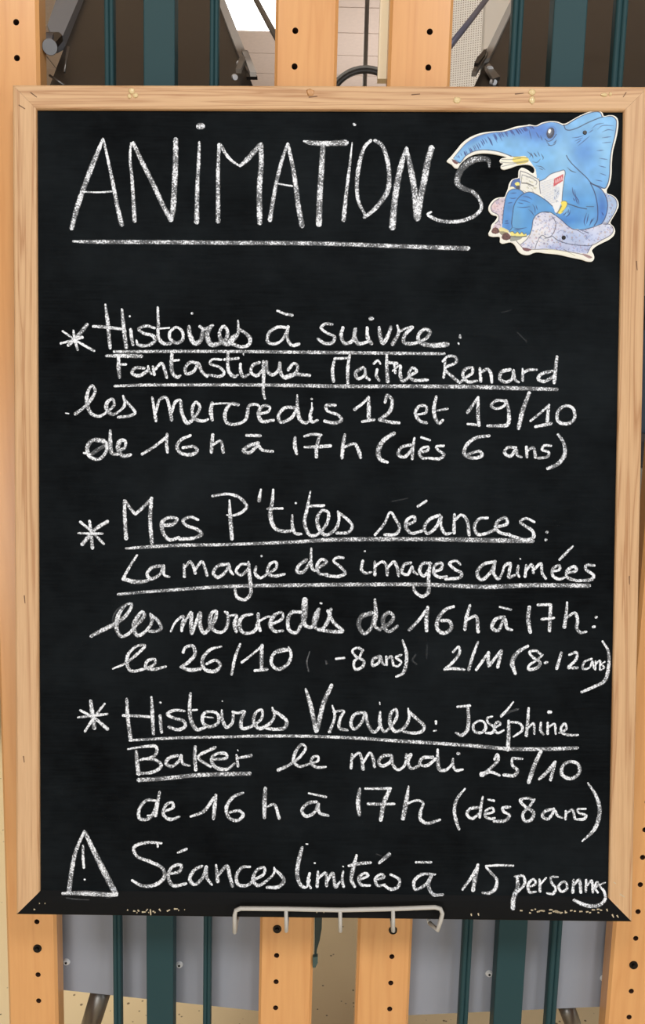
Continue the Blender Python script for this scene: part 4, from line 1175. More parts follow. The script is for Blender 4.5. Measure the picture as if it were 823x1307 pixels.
# handwriting: every stroke is a thin layer of chalk on the slate
def build_writing(text):
    cur = None; groups = []
    tile = (0, 0, 1.0)
    for ln in text.strip().splitlines():
        ln = ln.strip()
        if not ln: continue
        if ln[0] == '#':
            cur = (ln[1:], []); groups.append(cur); continue
        if ln[0] == '@':
            a = [float(v) for v in ln[1:].split(',')]; tile = (a[0], a[1], a[2] / 823.0); continue
        press = 1.0
        if ln[0] == '~':
            h_, ln = ln.split(' ', 1); press = float(h_[1:])
        pts = []; wv = 5.0 / tile[2]
        for tok in ln.split():
            v = [float(q) for q in tok.split(',')]
            if len(v) > 2: wv = v[2]
            pts.append((tile[0] + v[0] * tile[2], tile[1] + v[1] * tile[2], wv * tile[2]))
        cur[1].append((pts, press))
    lift = 0.00004
    for label, strokes in groups:
        vs, fs, uvs, pr = [], [], [], []
        for si, (pts, press) in enumerate(strokes):
            c = catmull(pts, 1.2)
            if 'underline' in label: press *= 0.88
            dep = REC - 0.00010 - lift - (si % 24) * 0.000008
            c[:, 2] = np.maximum(c[:, 2], 1.0) * 1.0
            d_ = np.gradient(c[:, :2], axis=0); L_ = np.maximum(1e-6, np.hypot(d_[:, 0], d_[:, 1])); d_ = d_ / L_[:, None]
            nn = np.stack([-d_[:, 1], d_[:, 0]], 1)
            # round ends: extra rows
            a0 = c[0].copy(); a1 = c[-1].copy()
            rows = [(a0[:2] - d_[0] * a0[2] * 0.30, nn[0], a0[2] * 0.45)] + [(c[i, :2], nn[i], c[i, 2]) for i in range(len(c))] + [(a1[:2] + d_[-1] * a1[2] * 0.30, nn[-1], a1[2] * 0.45)]
            base = len(vs); rs = random.Random(si * 7 + len(strokes))
            prev = 0; ph = rs.uniform(0, 50)
            for i, (p, n_, w_) in enumerate(rows):
                w_ *= 1 + 0.05 * math.sin(i * 0.7 + ph) + 0.04 * rs.uniform(-1, 1)
                for s_ in (-1, -0.34, 0.34, 1):
                    q = p + n_ * s_ * w_ / 2
                    b_ = board(q[0], q[1], dep)
                    if b_[2] < FW: dd = dep - REC; b_ = board(q[0], q[1], dd); b_[1] = dd      # strokes that run on over the painted rail
                    else: b_[1] = dep
                    vs.append(b_); uvs.append((i * 0.1, (s_ + 1) / 2))
                    thin = min(1.0, max(0.0, (6.0 - w_) / 6.0)) * 0.28
                    pr.append(press * (0.76 + thin + 0.12 * math.sin(i * 0.21 + ph)) if press > 0.3 else press)
            n_ = len(rows)
            for i in range(n_ - 1):
                for k in range(3):
                    a = base + i * 4 + k; fs.append((a, a + 1, a + 5, a + 4))
        me = bpy.data.meshes.new('chalk_writing'); me.from_pydata([tuple(map(float, v)) for v in vs], [], fs)
        ul = me.uv_layers.new(name='UVMap')
        li = np.array([l.vertex_index for l in me.loops]); ul.data.foreach_set('uv', np.array(uvs, dtype=np.float32)[li].ravel())
        at = me.attributes.new('press', 'FLOAT', 'POINT'); at.data.foreach_set('value', np.array(pr, dtype=np.float32))
        me.materials.append(M_CHALK)
        nm = 'chalk_underline' if 'underline' in label else ('chalk_smear' if 'smears' in label else 'chalk_writing')
        o = bpy.data.objects.new(nm, me); COL.objects.link(o); o.parent = CB; o['label'] = label
        if nm == 'chalk_smear': o['kind'] = 'stuff'
build_writing(STROKES)

# ---------------------------------------------------------------- white wire holder under the board
w0 = -0.006
def wl(px, py, dep): q = board(px, py, dep); return np.array(MB @ Vector((q[0], dep, q[2])))
holder_o = np.array(MB @ Vector((board(431, 1178, 0)[0], 0.06, -0.008)))
WH = empty('wire_holder', tuple(holder_o), 'white coated wire holder carrying the bottom of the chalkboard', 'holder')
WR = 0.0021
def arc(p, q, r, n=5):
    return [p, q]
bar_pts = [wl(299.5, 1190, w0), wl(299.5, 1168, w0), wl(301, 1162, w0), wl(307, 1159.5, w0), wl(364, 1160, w0), wl(433, 1161.5, w0), wl(503, 1160, w0),
           wl(555, 1158, w0), wl(562, 1160, w0), wl(564.5, 1166, w0), wl(562.5, 1174, w0), wl(558.5, 1187, w0), wl(548, 1178, w0 + 0.012)]
tube('front_wire', bar_pts, WR, M_WIRE, WH, holder_o)
zlow = min(p[2] for p in bar_pts)
for x in (365, 434, 501.5):
    a = wl(x, 1161, w0 + 0.0); b = wl(x + 0.3, 1188, w0); e = np.array([b[0], BD, b[2] + 0.004])
    tube('hook_wire', [a, (a + b) / 2, b - np.array([0, 0, 0.0]), b + np.array([0, 0.004, -0.001]), e], WR * 0.92, M_WIRE, WH, holder_o)
for px in (299.5,):
    b = wl(px, 1190, w0); tube('hook_wire', [b, b + np.array([0, 0.004, -0.001]), np.array([b[0], BD, b[2] + 0.004])], WR * 0.92, M_WIRE, WH, holder_o)
b = wl(548, 1178, w0 + 0.012); tube('hook_wire', [b, np.array([b[0] - 0.01, BD, b[2] + 0.002])], WR * 0.92, M_WIRE, WH, holder_o)
# ---------------------------------------------------------------- printed cut-out of a blue elephant reading in an armchair
def EA(*p): return [(565 + x * 0.14581, 135 + y * 0.14581) for x, y in p]
def EB(*p): return [(675 + x * 0.14581, 135 + y * 0.14581) for x, y in p]
def EC(*p): return [(615 + x * 0.10936, 215 + y * 0.10936) for x, y in p]
def ED(*p): return [(695 + x * 0.12151, 215 + y * 0.12151) for x, y in p]
CARD = (EA((35, 485), (50, 465), (70, 445), (120, 385), (170, 325), (240, 275), (330, 240), (430, 225), (520, 219), (570, 205), (640, 182), (740, 168)) +
        EB((0, 163), (60, 173), (110, 149), (190, 134), (250, 139), (300, 158), (330, 150), (400, 110), (480, 70), (550, 47), (610, 44), (643, 62), (655, 90), (700, 82), (745, 87), (775, 112), (782, 150), (775, 230), (755, 320), (735, 400), (725, 500), (722, 600), (705, 690), (680, 738)) +
        ED((652, 235), (655, 262), (700, 275), (745, 305), (772, 350), (775, 400), (750, 460), (715, 520), (690, 575), (725, 612), (740, 660), (725, 705), (680, 745), (600, 785), (530, 825), (495, 865), (515, 905), (520, 945), (500, 975), (450, 977), (400, 960), (280, 935), (150, 905)) +
        EC((731, 988), (660, 978), (600, 985), (560, 1005), (510, 1010), (450, 990), (410, 945), (380, 890), (340, 862), (290, 867), (240, 878), (210, 860), (208, 800), (130, 797), (85, 785), (75, 760), (105, 700), (110, 660), (155, 610), (178, 560), (120, 540), (85, 505), (75, 460), (95, 410), (140, 360), (200, 338), (262, 332), (285, 280), (305, 230), (315, 180), (350, 130), (390, 115), (418, 110)) +
        EA((662, 590), (665, 565), (690, 542), (740, 560), (788, 592), (803, 572), (795, 540), (760, 518), (700, 515), (640, 527), (580, 548), (530, 558), (508, 545), (510, 522), (530, 506), (505, 498), (496, 480), (512, 462), (560, 452), (545, 445), (470, 427), (380, 415), (300, 420), (240, 440), (190, 475), (150, 515), (133, 546), (105, 544), (80, 515), (45, 496)))
BLUE = (EA((92, 460), (140, 400), (200, 332), (270, 283), (350, 252), (450, 234), (540, 227), (600, 210), (700, 187), (765, 178)) +
        EB((70, 181), (120, 158), (190, 143), (250, 150), (300, 172), (330, 165), (400, 122), (470, 85), (540, 60), (595, 52), (625, 62), (640, 95), (700, 91), (740, 98), (763, 125), (765, 170), (752, 260), (730, 350), (715, 430), (708, 520), (705, 600), (690, 680), (665, 722)) +
        ED((590, 215), (640, 290), (660, 370), (655, 450), (630, 530), (600, 580), (540, 600), (480, 625), (400, 640), (300, 635), (240, 600), (180, 545), (120, 495), (60, 420), (0, 330), (-60, 200), (-60, 100)) +
        EB((70, 640), (60, 560), (20, 500), (0, 480)) + EA((740, 470), (700, 450), (590, 440), (480, 400), (350, 386), (270, 400), (200, 440), (150, 500), (120, 492)))
res = 0.5
gx = np.arange(566, 792, res); gy = np.arange(138, 336, res)
GX, GY = np.meshgrid(gx, gy)
def inside(poly, X=None, Y=None):
    X = GX if X is None else X; Y = GY if Y is None else Y
    P = np.array(poly); r = np.zeros(X.shape, bool)
    for i in range(len(P)):
        (x1, y1), (x2, y2) = P[i], P[(i + 1) % len(P)]
        if y1 == y2: continue
        c = ((y1 > Y) != (y2 > Y)) & (X < (x2 - x1) * (Y - y1) / (y2 - y1) + x1); r ^= c
    return r
rg = np.random.RandomState(5)
def vnoise(s, seed):
    r_ = np.random.RandomState(seed); n = r_.rand(int(240 / s) + 3, int(260 / s) + 3)
    fx = (GX - 560) / s; fy = (GY - 130) / s; ix = fx.astype(int); iy = fy.astype(int); tx = fx - ix; ty = fy - iy
    tx = tx * tx * (3 - 2 * tx); ty = ty * ty * (3 - 2 * ty)
    return n[iy, ix] * (1 - tx) * (1 - ty) + n[iy, ix + 1] * tx * (1 - ty) + n[iy + 1, ix] * (1 - tx) * ty + n[iy + 1, ix + 1] * tx * ty
IMG = np.zeros(GX.shape + (3,)); IMG[:] = (247, 244, 232)
def smooth(poly): return [tuple(r[:2]) for r in catmull([(x, y, 1) for x, y in list(poly) + [poly[0]]], 2.0)][:-1]
def fill(poly, col, sm=True, amt=1.0, clip=None):
    m = inside(smooth(poly) if sm else poly)
    if clip is not None: m &= clip
    IMG[m] = IMG[m] * (1 - amt) + np.array(col) * amt; return m
def line(pts, w, col=(28, 30, 52), amt=0.9, clip=None, taper=False):
    P = catmull([(x, y, 1) for x, y in pts], 0.8)[:, :2]
    x0, x1 = P[:, 0].min() - w - 1, P[:, 0].max() + w + 1; y0_, y1_ = P[:, 1].min() - w - 1, P[:, 1].max() + w + 1
    ja, jb = np.searchsorted(gx, [x0, x1]); ia, ib = np.searchsorted(gy, [y0_, y1_])
    if ja >= jb or ia >= ib: return
    X, Y = GX[ia:ib, ja:jb], GY[ia:ib, ja:jb]; dm = np.full(X.shape, 1e9)
    for i in range(len(P) - 1):
        a, b = P[i], P[i + 1]; d_ = b - a; L2 = max(1e-9, d_ @ d_)
        t_ = np.clip(((X - a[0]) * d_[0] + (Y - a[1]) * d_[1]) / L2, 0, 1)
        ww = w * (math.sin(math.pi * min(0.97, max(0.08, (i + 0.5) / len(P)))) if taper else 1)
        dm = np.minimum(dm, np.hypot(X - a[0] - t_ * d_[0], Y - a[1] - t_ * d_[1]) - ww / 2)
    c_ = np.clip(0.5 - dm / 0.7, 0, 1) * amt
    if clip is not None: c_ = c_ * clip[ia:ib, ja:jb]
    IMG[ia:ib, ja:jb] = IMG[ia:ib, ja:jb] * (1 - c_[..., None]) + np.array(col) * c_[..., None]
def wash(cx_, cy_, rx, ry, col, amt, clip, ang=0.0):
    c, s = math.cos(ang), math.sin(ang); dx, dy = GX - cx_, GY - cy_
    k = np.exp(-(((dx * c + dy * s) / rx) ** 2 + ((-dx * s + dy * c) / ry) ** 2)) * amt * clip
    IMG[:] = IMG * (1 - k[..., None]) + np.array(col) * k[..., None]
INK = (24, 26, 50)
# armchair
CH1 = EC((262, 345), (200, 352), (145, 388), (105, 450), (118, 500), (190, 545), (195, 600), (155, 645), (120, 700), (200, 700), (300, 720), (330, 500), (300, 360))
CH2 = EC((600, 590), (640, 540), (700, 510), (780, 515), (823, 540)) + ED((60, 470), (120, 500), (240, 600), (300, 640), (400, 645), (540, 610), (620, 585), (690, 590), (722, 640), (702, 690), (600, 752), (500, 805), (450, 890), (380, 890), (200, 862), (0, 842)) + EC((680, 942), (600, 940), (480, 930), (450, 890), (520, 830), (575, 760))
CH3 = ED((600, 255), (650, 262), (695, 282), (745, 325), (760, 380), (740, 450), (700, 520), (660, 580), (600, 585), (560, 560), (600, 400))
chair = np.zeros(GX.shape, bool)
for c_ in (CH1, CH2, CH3): chair |= fill(c_, (222, 222, 240))
fill(CH1, (222, 205, 216)); fill(CH3, (176, 198, 232))
n1, n2 = vnoise(9, 1), vnoise(5, 2)
wash(735, 303, 34, 10, (168, 190, 232), 0.75, chair); wash(745, 318, 26, 6, (160, 178, 226), 0.6, chair); wash(690, 300, 14, 16, (244, 240, 240), 0.8, chair)
wash(705, 318, 16, 6, (150, 168, 220), 0.7, chair); wash(772, 290, 10, 8, (214, 224, 244), 0.6, chair); wash(630, 262, 10, 10, (238, 206, 204), 0.6, chair)
IMG[chair] = IMG[chair] * (0.94 + 0.10 * n1[chair])[:, None]
rs = random.Random(11)
ys, xs = np.nonzero(chair)
for k in range(430):                                   # scribbled upholstery pattern
    i = rs.randrange(len(ys)); x, y = gx[xs[i]], gy[ys[i]]; a = rs.uniform(0, 6.28); r_ = rs.uniform(0.7, 1.6)
    col = rs.choice([(60, 70, 120), (90, 100, 160), (150, 90, 110), (120, 140, 200), (170, 130, 90)])
    line([(x, y), (x + r_ * math.cos(a), y + r_ * math.sin(a)), (x + r_ * 1.5 * math.cos(a + 1.1), y + r_ * 1.5 * math.sin(a + 1.1))], 0.5, col, 0.6, chair)
# blue body
body = fill(BLUE, (116, 180, 234), sm=False)
wash(600, 172, 34, 10, (48, 100, 192), 0.85, body, -0.35); wash(645, 163, 30, 9, (56, 114, 204), 0.8, body); wash(688, 168, 24, 14, (44, 96, 190), 0.7, body)
wash(640, 185, 34, 7, (120, 186, 238), 0.7, body); wash(592, 196, 26, 5, (150, 200, 240), 0.6, body, -0.5); wash(690, 205, 22, 12, (112, 184, 236), 0.6, body)
wash(722, 200, 16, 22, (150, 206, 240), 0.75, body); wash(745, 195, 18, 18, (76, 140, 216), 0.8, body); wash(772, 185, 12, 38, (150, 206, 244), 0.7, body)
wash(745, 157, 26, 7, (134, 196, 240), 0.5, body, -0.4); wash(750, 220, 20, 14, (110, 172, 230), 0.5, body, 0.6)
wash(735, 262, 24, 22, (70, 146, 214), 0.9, body); wash(768, 268, 8, 26, (46, 104, 190), 0.85, body); wash(722, 282, 26, 9, (48, 124, 206), 0.85, body)
wash(712, 240, 10, 18, (112, 184, 232), 0.6, body); wash(755, 262, 8, 20, (84, 160, 222), 0.6, body); wash(738, 287, 16, 4, (96, 168, 226), 0.5, body)
IMG[body] = np.clip(IMG[body] * (0.93 + 0.10 * n1[body] + 0.05 * n2[body])[:, None], 0, 255)
# tusks
T1 = EA((600, 447), (660, 445), (720, 440), (745, 460), (750, 480), (640, 498), (560, 508), (500, 492), (505, 478)); T2 = EA((750, 478), (745, 492), (650, 515), (575, 540), (520, 545), (515, 530), (600, 505))
fill(T1, (250, 246, 224)); fill(T2, (250, 248, 232)); fill(EA((620, 452), (740, 452), (752, 480), (640, 500), (610, 480)), (246, 226, 112)); fill(EA((640, 500), (745, 482), (748, 492), (650, 512)), (244, 224, 120))
for l in (((500, 492), (600, 500), (748, 478)), ((515, 470), (600, 470), (680, 460)), ((518, 532), (600, 512), (745, 488)), ((590, 442), (680, 452), (742, 455))): line(EA(*l), 0.6, INK, 0.7)
# newspaper
NL = EC((450, 30), (520, 50), (600, 95), (668, 140), (668, 292), (600, 285), (545, 272), (490, 285), (440, 250), (440, 110)); NR = EC((668, 150), (730, 125)) + ED((60, 62), (150, 30), (205, 18), (214, 45), (206, 110), (188, 250), (182, 340), (135, 468), (108, 462), (62, 372), (0, 315)) + EC((680, 292))
nl = fill(NL, (240, 238, 228), False); nr = fill(NR, (242, 242, 242), False)
line(EC((450, 30), (440, 130), (440, 240)), 0.7); line(EC((450, 30), (520, 52), (600, 95), (668, 142), (672, 200), (682, 292)), 0.7); line(EC((668, 150), (730, 125)) + ED((60, 62), (150, 30), (205, 18), (215, 42), (206, 110), (188, 250), (182, 340)), 0.7)
line(EC((468, 75), (520, 90), (640, 155), (630, 190)), 0.5); line(EC((468, 75), (462, 120), (460, 165)), 0.4)
for k in range(26):
    x = rs.uniform(460, 630); y = rs.uniform(85, 265); line(EC((x, y), (x + rs.uniform(10, 40), y + rs.uniform(0, 22))), 0.5, rs.choice([(60, 60, 60), (110, 110, 100), (190, 180, 110)]), 0.6, nl)
line(EC((465, 170), (520, 175), (600, 205)), 1.3, (60, 58, 52), 0.8, nl)
for r_ in range(17):                                   # columns of small print
    y = 165 + r_ * 17
    for c0, c1 in ((690, 745), (752, 808), (815, 870)):
        x = c0
        while x < c1:
            ln_ = rs.uniform(6, 16); line(EC((x, y - (x - 690) * 0.28), (min(c1, x + ln_), y - (x + ln_ - 690) * 0.28)), 0.45, rs.choice([(120, 120, 126), (90, 110, 150), (150, 150, 150)]), 0.55, nr); x += ln_ + 5
fill(ED((100, 108), (196, 58), (192, 130), (90, 194)), (206, 78, 84), False)
for k in range(4):
    x = 114 + k * 20; y = 132 - k * 10; line(ED((x, y + 22), (x + 4, y - 14), (x + 10, y + 16)), 0.7, (246, 226, 226), 0.9)
fill(ED((105, 215), (150, 190), (160, 250), (130, 320), (100, 300)), (206, 214, 226), amt=0.6)
for k in range(12):
    x = rs.uniform(100, 155); y = rs.uniform(200, 340); line(ED((x, y), (x + rs.uniform(-8, 12), y + rs.uniform(5, 22))), 0.5, rs.choice([(40, 50, 80), (80, 110, 170)]), 0.7, nr)
# far hand
fill(EC((332, 205), (350, 160), (385, 120), (440, 122), (440, 220), (405, 235), (360, 222)), (64, 98, 170)); fill(EC((380, 180), (405, 160), (436, 165), (438, 195), (410, 205)), (242, 230, 120)); fill(EC((395, 210), (438, 200), (440, 245), (405, 240)), (60, 56, 66)); fill(EC((322, 225), (360, 212), (385, 235), (330, 240)), (244, 240, 210))
line(EC((330, 215), (350, 155), (385, 120), (438, 118)), 0.7)
# legs and feet
LEG1 = EC((238, 690), (240, 600), (248, 520), (265, 400), (285, 315), (320, 260), (380, 238), (440, 248), (490, 285), (430, 350), (390, 430), (365, 530), (352, 650), (320, 725), (270, 720))
LEG2 = EC((320, 745), (350, 660), (358, 530), (375, 430), (420, 350), (490, 292), (560, 275), (640, 305), (740, 370), (823, 440)) + ED((110, 495), (60, 462), (0, 456)) + EC((690, 510), (640, 540), (600, 592), (580, 700), (560, 765), (520, 785), (420, 770))
l1 = fill(LEG1, (78, 148, 216)); l2 = fill(LEG2, (78, 154, 220)); lg = l1 | l2
wash(658, 282, 10, 22, (112, 182, 232), 0.7, l2); wash(668, 250, 16, 6, (60, 128, 208), 0.5, l2); wash(648, 290, 3, 14, (58, 120, 200), 0.6, l1); wash(668, 302, 10, 5, (60, 130, 210), 0.6, l2); wash(692, 262, 14, 8, (96, 168, 226), 0.6, l2)
IMG[lg] = np.clip(IMG[lg] * (0.93 + 0.12 * n1[lg])[:, None], 0, 255)
line(EC((238, 640), (248, 520), (265, 400), (285, 315), (320, 260), (380, 238), (440, 248), (490, 285)), 0.7); line(EC((345, 640), (358, 530), (375, 430), (420, 350), (490, 292), (560, 275), (640, 305), (740, 370), (823, 440)), 0.8)
line(EC((345, 640), (350, 690), (315, 735)), 0.7)
for l in (((320, 345), (360, 350), (400, 345)), ((300, 405), (350, 398)), ((330, 290), (400, 285)), ((430, 365), (490, 375), (560, 400)), ((480, 325), (540, 335), (580, 360)), ((420, 400), (480, 410)), ((410, 450), (480, 455), (560, 445)), ((545, 480), (580, 510), (605, 550)), ((590, 420), (615, 460), (620, 520)), ((630, 430), (645, 480)), ((360, 690), (430, 705), (520, 690)), ((370, 715), (440, 720)), ((260, 640), (310, 640)), ((265, 615), (300, 612))):
    line(EC(*l), 0.9, (20, 30, 80), 0.8, taper=True)
fill(EC((210, 690), (270, 700), (310, 730), (300, 765), (240, 765), (200, 740)), (236, 222, 150), amt=.9); fill(EC((200, 735), (300, 750), (330, 790), (230, 780)), (120, 112, 96), amt=.7)
NAIL = EC((325, 745), (355, 735), (385, 760), (415, 738), (440, 765), (465, 742), (490, 770), (515, 755), (520, 790), (420, 800), (335, 785))
fill(NAIL, (246, 232, 132), False); line(NAIL[:8], 0.7, (70, 60, 40), 0.8); line(EC((330, 790), (420, 800), (520, 790)), 1.2, (40, 36, 34), 0.85); fill(EC((330, 795), (470, 800), (450, 825), (330, 845)), (124, 128, 118), amt=0.75)
for c_, r_ in (((157, 727), 42), ((282, 795), 48)):
    p = [(c_[0] + r_ * 1.1 * math.cos(a) * (1 + 0.1 * math.sin(3 * a)), c_[1] + r_ * 0.9 * math.sin(a)) for a in np.linspace(0, 6.28, 14)[:-1]]
    mm = fill(EC(*p), (104, 60, 52)); 
    for k in range(14): x = c_[0] + rs.uniform(-r_, r_) * .8; y = c_[1] + rs.uniform(-r_, r_) * .7; line(EC((x, y), (x + 10, y + 8)), 0.7, rs.choice([(60, 30, 28), (150, 96, 84), (40, 24, 22)]), 0.8, mm)
# near hand
fill(ED((170, 352), (200, 338), (232, 350), (238, 378), (210, 430), (165, 478), (142, 468), (165, 420), (178, 392)), (248, 226, 84)); line(ED((172, 355), (200, 340), (232, 352), (236, 378), (210, 430), (180, 455)), 0.5, INK, 0.7); line(ED((128, 475), (160, 425), (175, 395)), 1.3, (110, 84, 30), 0.8)
fill(ED((200, 440), (250, 400), (262, 450), (220, 500)), (150, 206, 240), amt=0.5, clip=body)
# ink lines on the head
line(BLUE[:18], 0.6, INK, 0.75); line(EA((120, 492), (150, 500), (200, 440), (270, 400), (350, 386), (480, 400), (600, 441)), 0.8)
line(EA((80, 470), (120, 480), (150, 500)), 0.6); fill(EA((82, 475), (110, 480), (135, 500), (125, 512), (95, 500)), (128, 70, 66)); line(EA((84, 476), (110, 496), (130, 506)), 0.7, (60, 26, 30))
line(EB((300, 172), (330, 165), (400, 122), (470, 85), (540, 60), (595, 52), (625, 62), (640, 95)), 0.9, (16, 20, 50)); line(EB((305, 165), (320, 205), (350, 214), (420, 195), (500, 155), (580, 120), (660, 95), (730, 95), (762, 125), (765, 170), (752, 260), (730, 350), (715, 430), (708, 520), (705, 600), (690, 680), (665, 722), (610, 705), (550, 680), (500, 625), (430, 560), (370, 500), (340, 460), (328, 435)), 0.95, (16, 20, 50))
line(EB((335, 540), (370, 570), (412, 585)), 1.0, taper=True)
for l in (((600, 205), (640, 175), (740, 175)), ((640, 230), (690, 210), (740, 215)), ((640, 280), (720, 270)), ((640, 325), (720, 318)), ((595, 393), (650, 390)), ((615, 460), (685, 470)), ((612, 525), (672, 540)), ((620, 590), (675, 610)), ((585, 650), (640, 660)), ((550, 200), (590, 165), (655, 152)), ((380, 280), (430, 275), (480, 260)), ((400, 310), (470, 280)), ((430, 350), (490, 300), (530, 265)), ((415, 330), (455, 300)), ((520, 240), (560, 210))):
    line(EB(*l), 0.8, (26, 34, 90), 0.8, taper=True)
rs2 = random.Random(4)
for k in range(38):                                    # wrinkles along the trunk
    t_ = min(1.0, max(0.0, (k + rs2.uniform(-.7, .7)) / 37)); bx_ = 120 + t_ * 660; by_ = 424 - 210 * math.sin(min(1, t_ * 1.5) * 1.35) + 5 * rs2.uniform(-1, 1) + (12 if t_ < .3 else 0)
    if t_ > 0.45: by_ -= (t_ - 0.45) * 80
    ln_ = 22 + 44 * math.sin(math.pi * t_) * rs2.uniform(.5, 1.3); sl = 0.35 + 0.5 * t_
    line(EA((bx_, by_ + 4), (bx_ + ln_ * sl * 0.4, by_ + ln_ * 0.25 + 6), (bx_ + ln_ * sl, by_ + ln_)), rs2.uniform(0.7, 1.7), (16, 36, 110), rs2.uniform(.5, .9), body, True)
for l in (((740, 400), (770, 430), (760, 450)), ((770, 410), (790, 450)), ((800, 410), (815, 440))): line(EA(*l), 0.8, INK, 0.8, taper=True)
for l in (((0, 410), (30, 440), (35, 460)), ((40, 415), (70, 445)), ((75, 400), (92, 440)), ((105, 420), (125, 455), (120, 470)), ((30, 490), (70, 495), (100, 465)), ((60, 525), (110, 535), (140, 560)), ((85, 545), (120, 560)), ((150, 310), (180, 345), (195, 350)), ((240, 300), (225, 335), (190, 350)), ((240, 300), (215, 330)), ((60, 230), (90, 280)), ((100, 260), (115, 300)), ((0, 210), (20, 290)), ((165, 345), (200, 350))): line(EB(*l), 0.8, INK, 0.8, body, True)
# eye
def ell(cx_, cy_, rx, ry, rot=0): return [(cx_ + rx * math.cos(a) * math.cos(rot) - ry * math.sin(a) * math.sin(rot), cy_ + rx * math.cos(a) * math.sin(rot) + ry * math.sin(a) * math.cos(rot)) for a in np.linspace(0, 2 * math.pi, 17)[:-1]]
fill(EB(*ell(192, 238, 48, 64, 0.3)), (56, 100, 180), amt=0.35); fill(EB(*ell(188, 238, 34, 50, 0.25)), (34, 38, 66)); fill(EB(*ell(185, 230, 20, 32, 0.2)), (92, 96, 110)); fill(EB(*ell(180, 222, 12, 20, 0.2)), (250, 250, 250))
line(EB((140, 290), (165, 310), (200, 300), (240, 250)), 0.8)
# body lines
line(ED((480, 155), (520, 240), (548, 350), (558, 470), (550, 550), (520, 600)), 1.0, (16, 24, 70)); line(ED((480, 155), (590, 215), (640, 290), (660, 370), (655, 450), (630, 530), (600, 580)), 0.9, (16, 24, 70)); line(ED((600, 582), (540, 605), (480, 625), (400, 642), (300, 638), (240, 600), (180, 545), (120, 497)), 0.8, (16, 24, 70))
line(ED((240, 370), (300, 390), (360, 410), (440, 425)), 1.0); line(ED((440, 400), (515, 400)), 0.6)
for l in (((290, 200), (300, 260), (320, 300)), ((315, 225), (325, 290), (355, 340), (360, 380)), ((320, 300), (345, 370)), ((300, 310), (315, 340)), ((440, 470), (415, 560), (425, 600)), ((460, 480), (440, 580)), ((520, 520), (490, 560), (470, 600)), ((500, 530), (480, 570)), ((600, 460), (615, 490)), ((235, 450), (210, 480), (195, 490)), ((265, 440), (260, 475), (225, 510)), ((250, 430), (245, 470))): line(ED(*l), 1.1, (16, 30, 90), 0.85, body, True)
# armchair lines
line(CH1[1:8], 0.7); line(ED((620, 585), (690, 590), (722, 640), (702, 690), (600, 752), (500, 805), (380, 808), (250, 792), (130, 750), (85, 712)), 0.7); line(ED((500, 805), (465, 850), (450, 890)), 0.6); line(ED((650, 262), (695, 282), (745, 325), (760, 380), (740, 450), (700, 520), (660, 580)), 0.7)
line(EC((560, 770), (582, 700), (600, 592), (640, 540), (700, 510), (780, 515)), 0.8); line(ED((0, 455), (60, 462), (120, 497)), 0.7); line(ED((85, 510), (118, 580), (100, 660), (60, 715), (0, 735)), 0.6); line(EC((823, 790), (760, 810), (700, 780), (640, 870), (620, 935)), 0.6); line(EC((450, 890), (520, 830), (560, 770)), 0.6)
line(EC((400, 845), (450, 900), (480, 930), (600, 945), (731, 942)) + ED((150, 860), (280, 880), (400, 905), (490, 935)), 0.6, (40, 30, 40)); fill(EC((470, 925), (580, 948), (520, 968), (475, 945)), (120, 70, 74)); fill(ED((390, 895), (450, 905), (500, 935), (470, 945), (410, 915)), (150, 110, 110), amt=0.7)
line(ED((330, 640), (380, 670), (410, 690)), 0.5); line(ED((370, 645), (460, 675)), 0.5); line(ED((200, 850), (320, 918)), 0.5)
fill(ED((40, 850), (200, 870), (330, 905), (420, 950), (200, 905), (0, 872)), (246, 242, 214), amt=0.6)
IMG *= 0.94
# --- geometry: thick white card and the print lying on it
EL = empty('elephant_cutout', None, 'blue elephant card cut-out reading a newspaper in an armchair, on the board', 'cut-out', mw=MB)
CT = 0.0016
cp = smooth(CARD)
f0 = [board(x, y, REC - CT) for x, y in cp]
cardo = prism('card_backing', [np.array([p[0], REC - CT, p[2]]) for p in f0], (0, CT - 0.0003, 0), M_CARD, EL)
inn = inside(cp)
er = inn.copy()
for _ in range(1): er = er & np.roll(er, 1, 0) & np.roll(er, -1, 0) & np.roll(er, 1, 1) & np.roll(er, -1, 1)
ny, nx = GX.shape
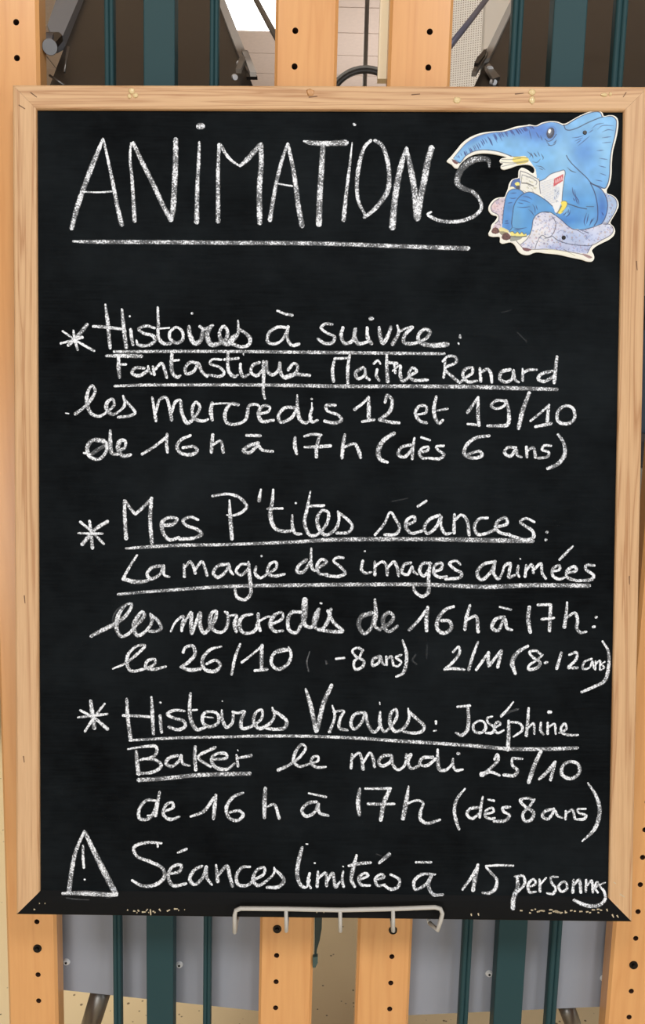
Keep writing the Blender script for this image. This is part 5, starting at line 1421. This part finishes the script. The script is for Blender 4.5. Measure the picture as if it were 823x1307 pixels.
# all vertices at once on the card's plane
dep = REC - CT - 0.00012
rr_ = (RW @ np.stack([(GX.ravel() - CX) / F, (GY.ravel() - CY) / F, np.ones(GX.size)]))
tt = ((B0 + ey * dep - CAM) @ ey) / (ey @ rr_); Pw = CAM[:, None] + rr_ * tt - B0[:, None]
loc = np.stack([ex @ Pw, np.full(GX.size, dep), ez @ Pw], 1)
q = er[:-1, :-1] & er[1:, :-1] & er[:-1, 1:] & er[1:, 1:]
iy, ix = np.nonzero(q); a = iy * nx + ix
fc = np.stack([a, a + 1, a + nx + 1, a + nx], 1)
used, inv = np.unique(fc, return_inverse=True); fc = inv.reshape(fc.shape)
me = bpy.data.meshes.new('printed_picture')
me.vertices.add(len(used)); me.vertices.foreach_set('co', loc[used].astype(np.float32).ravel())
me.loops.add(fc.size); me.loops.foreach_set('vertex_index', fc.astype(np.int32).ravel())
me.polygons.add(len(fc)); me.polygons.foreach_set('loop_start', np.arange(0, fc.size, 4, dtype=np.int32))
me.update(calc_edges=True); me.validate()
cv = np.clip(IMG.reshape(-1, 3)[used] / 255, 0, 1); cv = np.where(cv <= 0.04045, cv / 12.92, ((cv + 0.055) / 1.055) ** 2.4)
ca = me.color_attributes.new('ink', 'FLOAT_COLOR', 'POINT'); ca.data.foreach_set('color', np.concatenate([cv, np.ones((len(cv), 1))], 1).astype(np.float32).ravel())
MP = bpy.data.materials.new('printed_ink'); MP.use_nodes = True; nt = MP.node_tree
an = nt.nodes.new('ShaderNodeAttribute'); an.attribute_name = 'ink'; nt.links.new(an.outputs['Color'], nt.nodes['Principled BSDF'].inputs['Base Color'])
nt.nodes['Principled BSDF'].inputs['Roughness'].default_value = 0.45
me.materials.append(MP); po = bpy.data.objects.new('printed_picture', me); COL.objects.link(po); po.parent = EL
for (x, y) in ((746.3, 169.3), (719.3, 303.3)):
    c = board(x, y, dep); bm = bmesh.new(); g_ = bmesh.ops.create_cone(bm, cap_ends=True, segments=24, radius1=0.0021, radius2=0.0017, depth=0.0008)
    for v in g_['verts']: k = v.co.copy(); v.co = Vector((c[0] + k.x, dep - 0.0003 - k.z, c[2] + k.y))
    bm_obj('pin', bm, M_BOLT, EL)
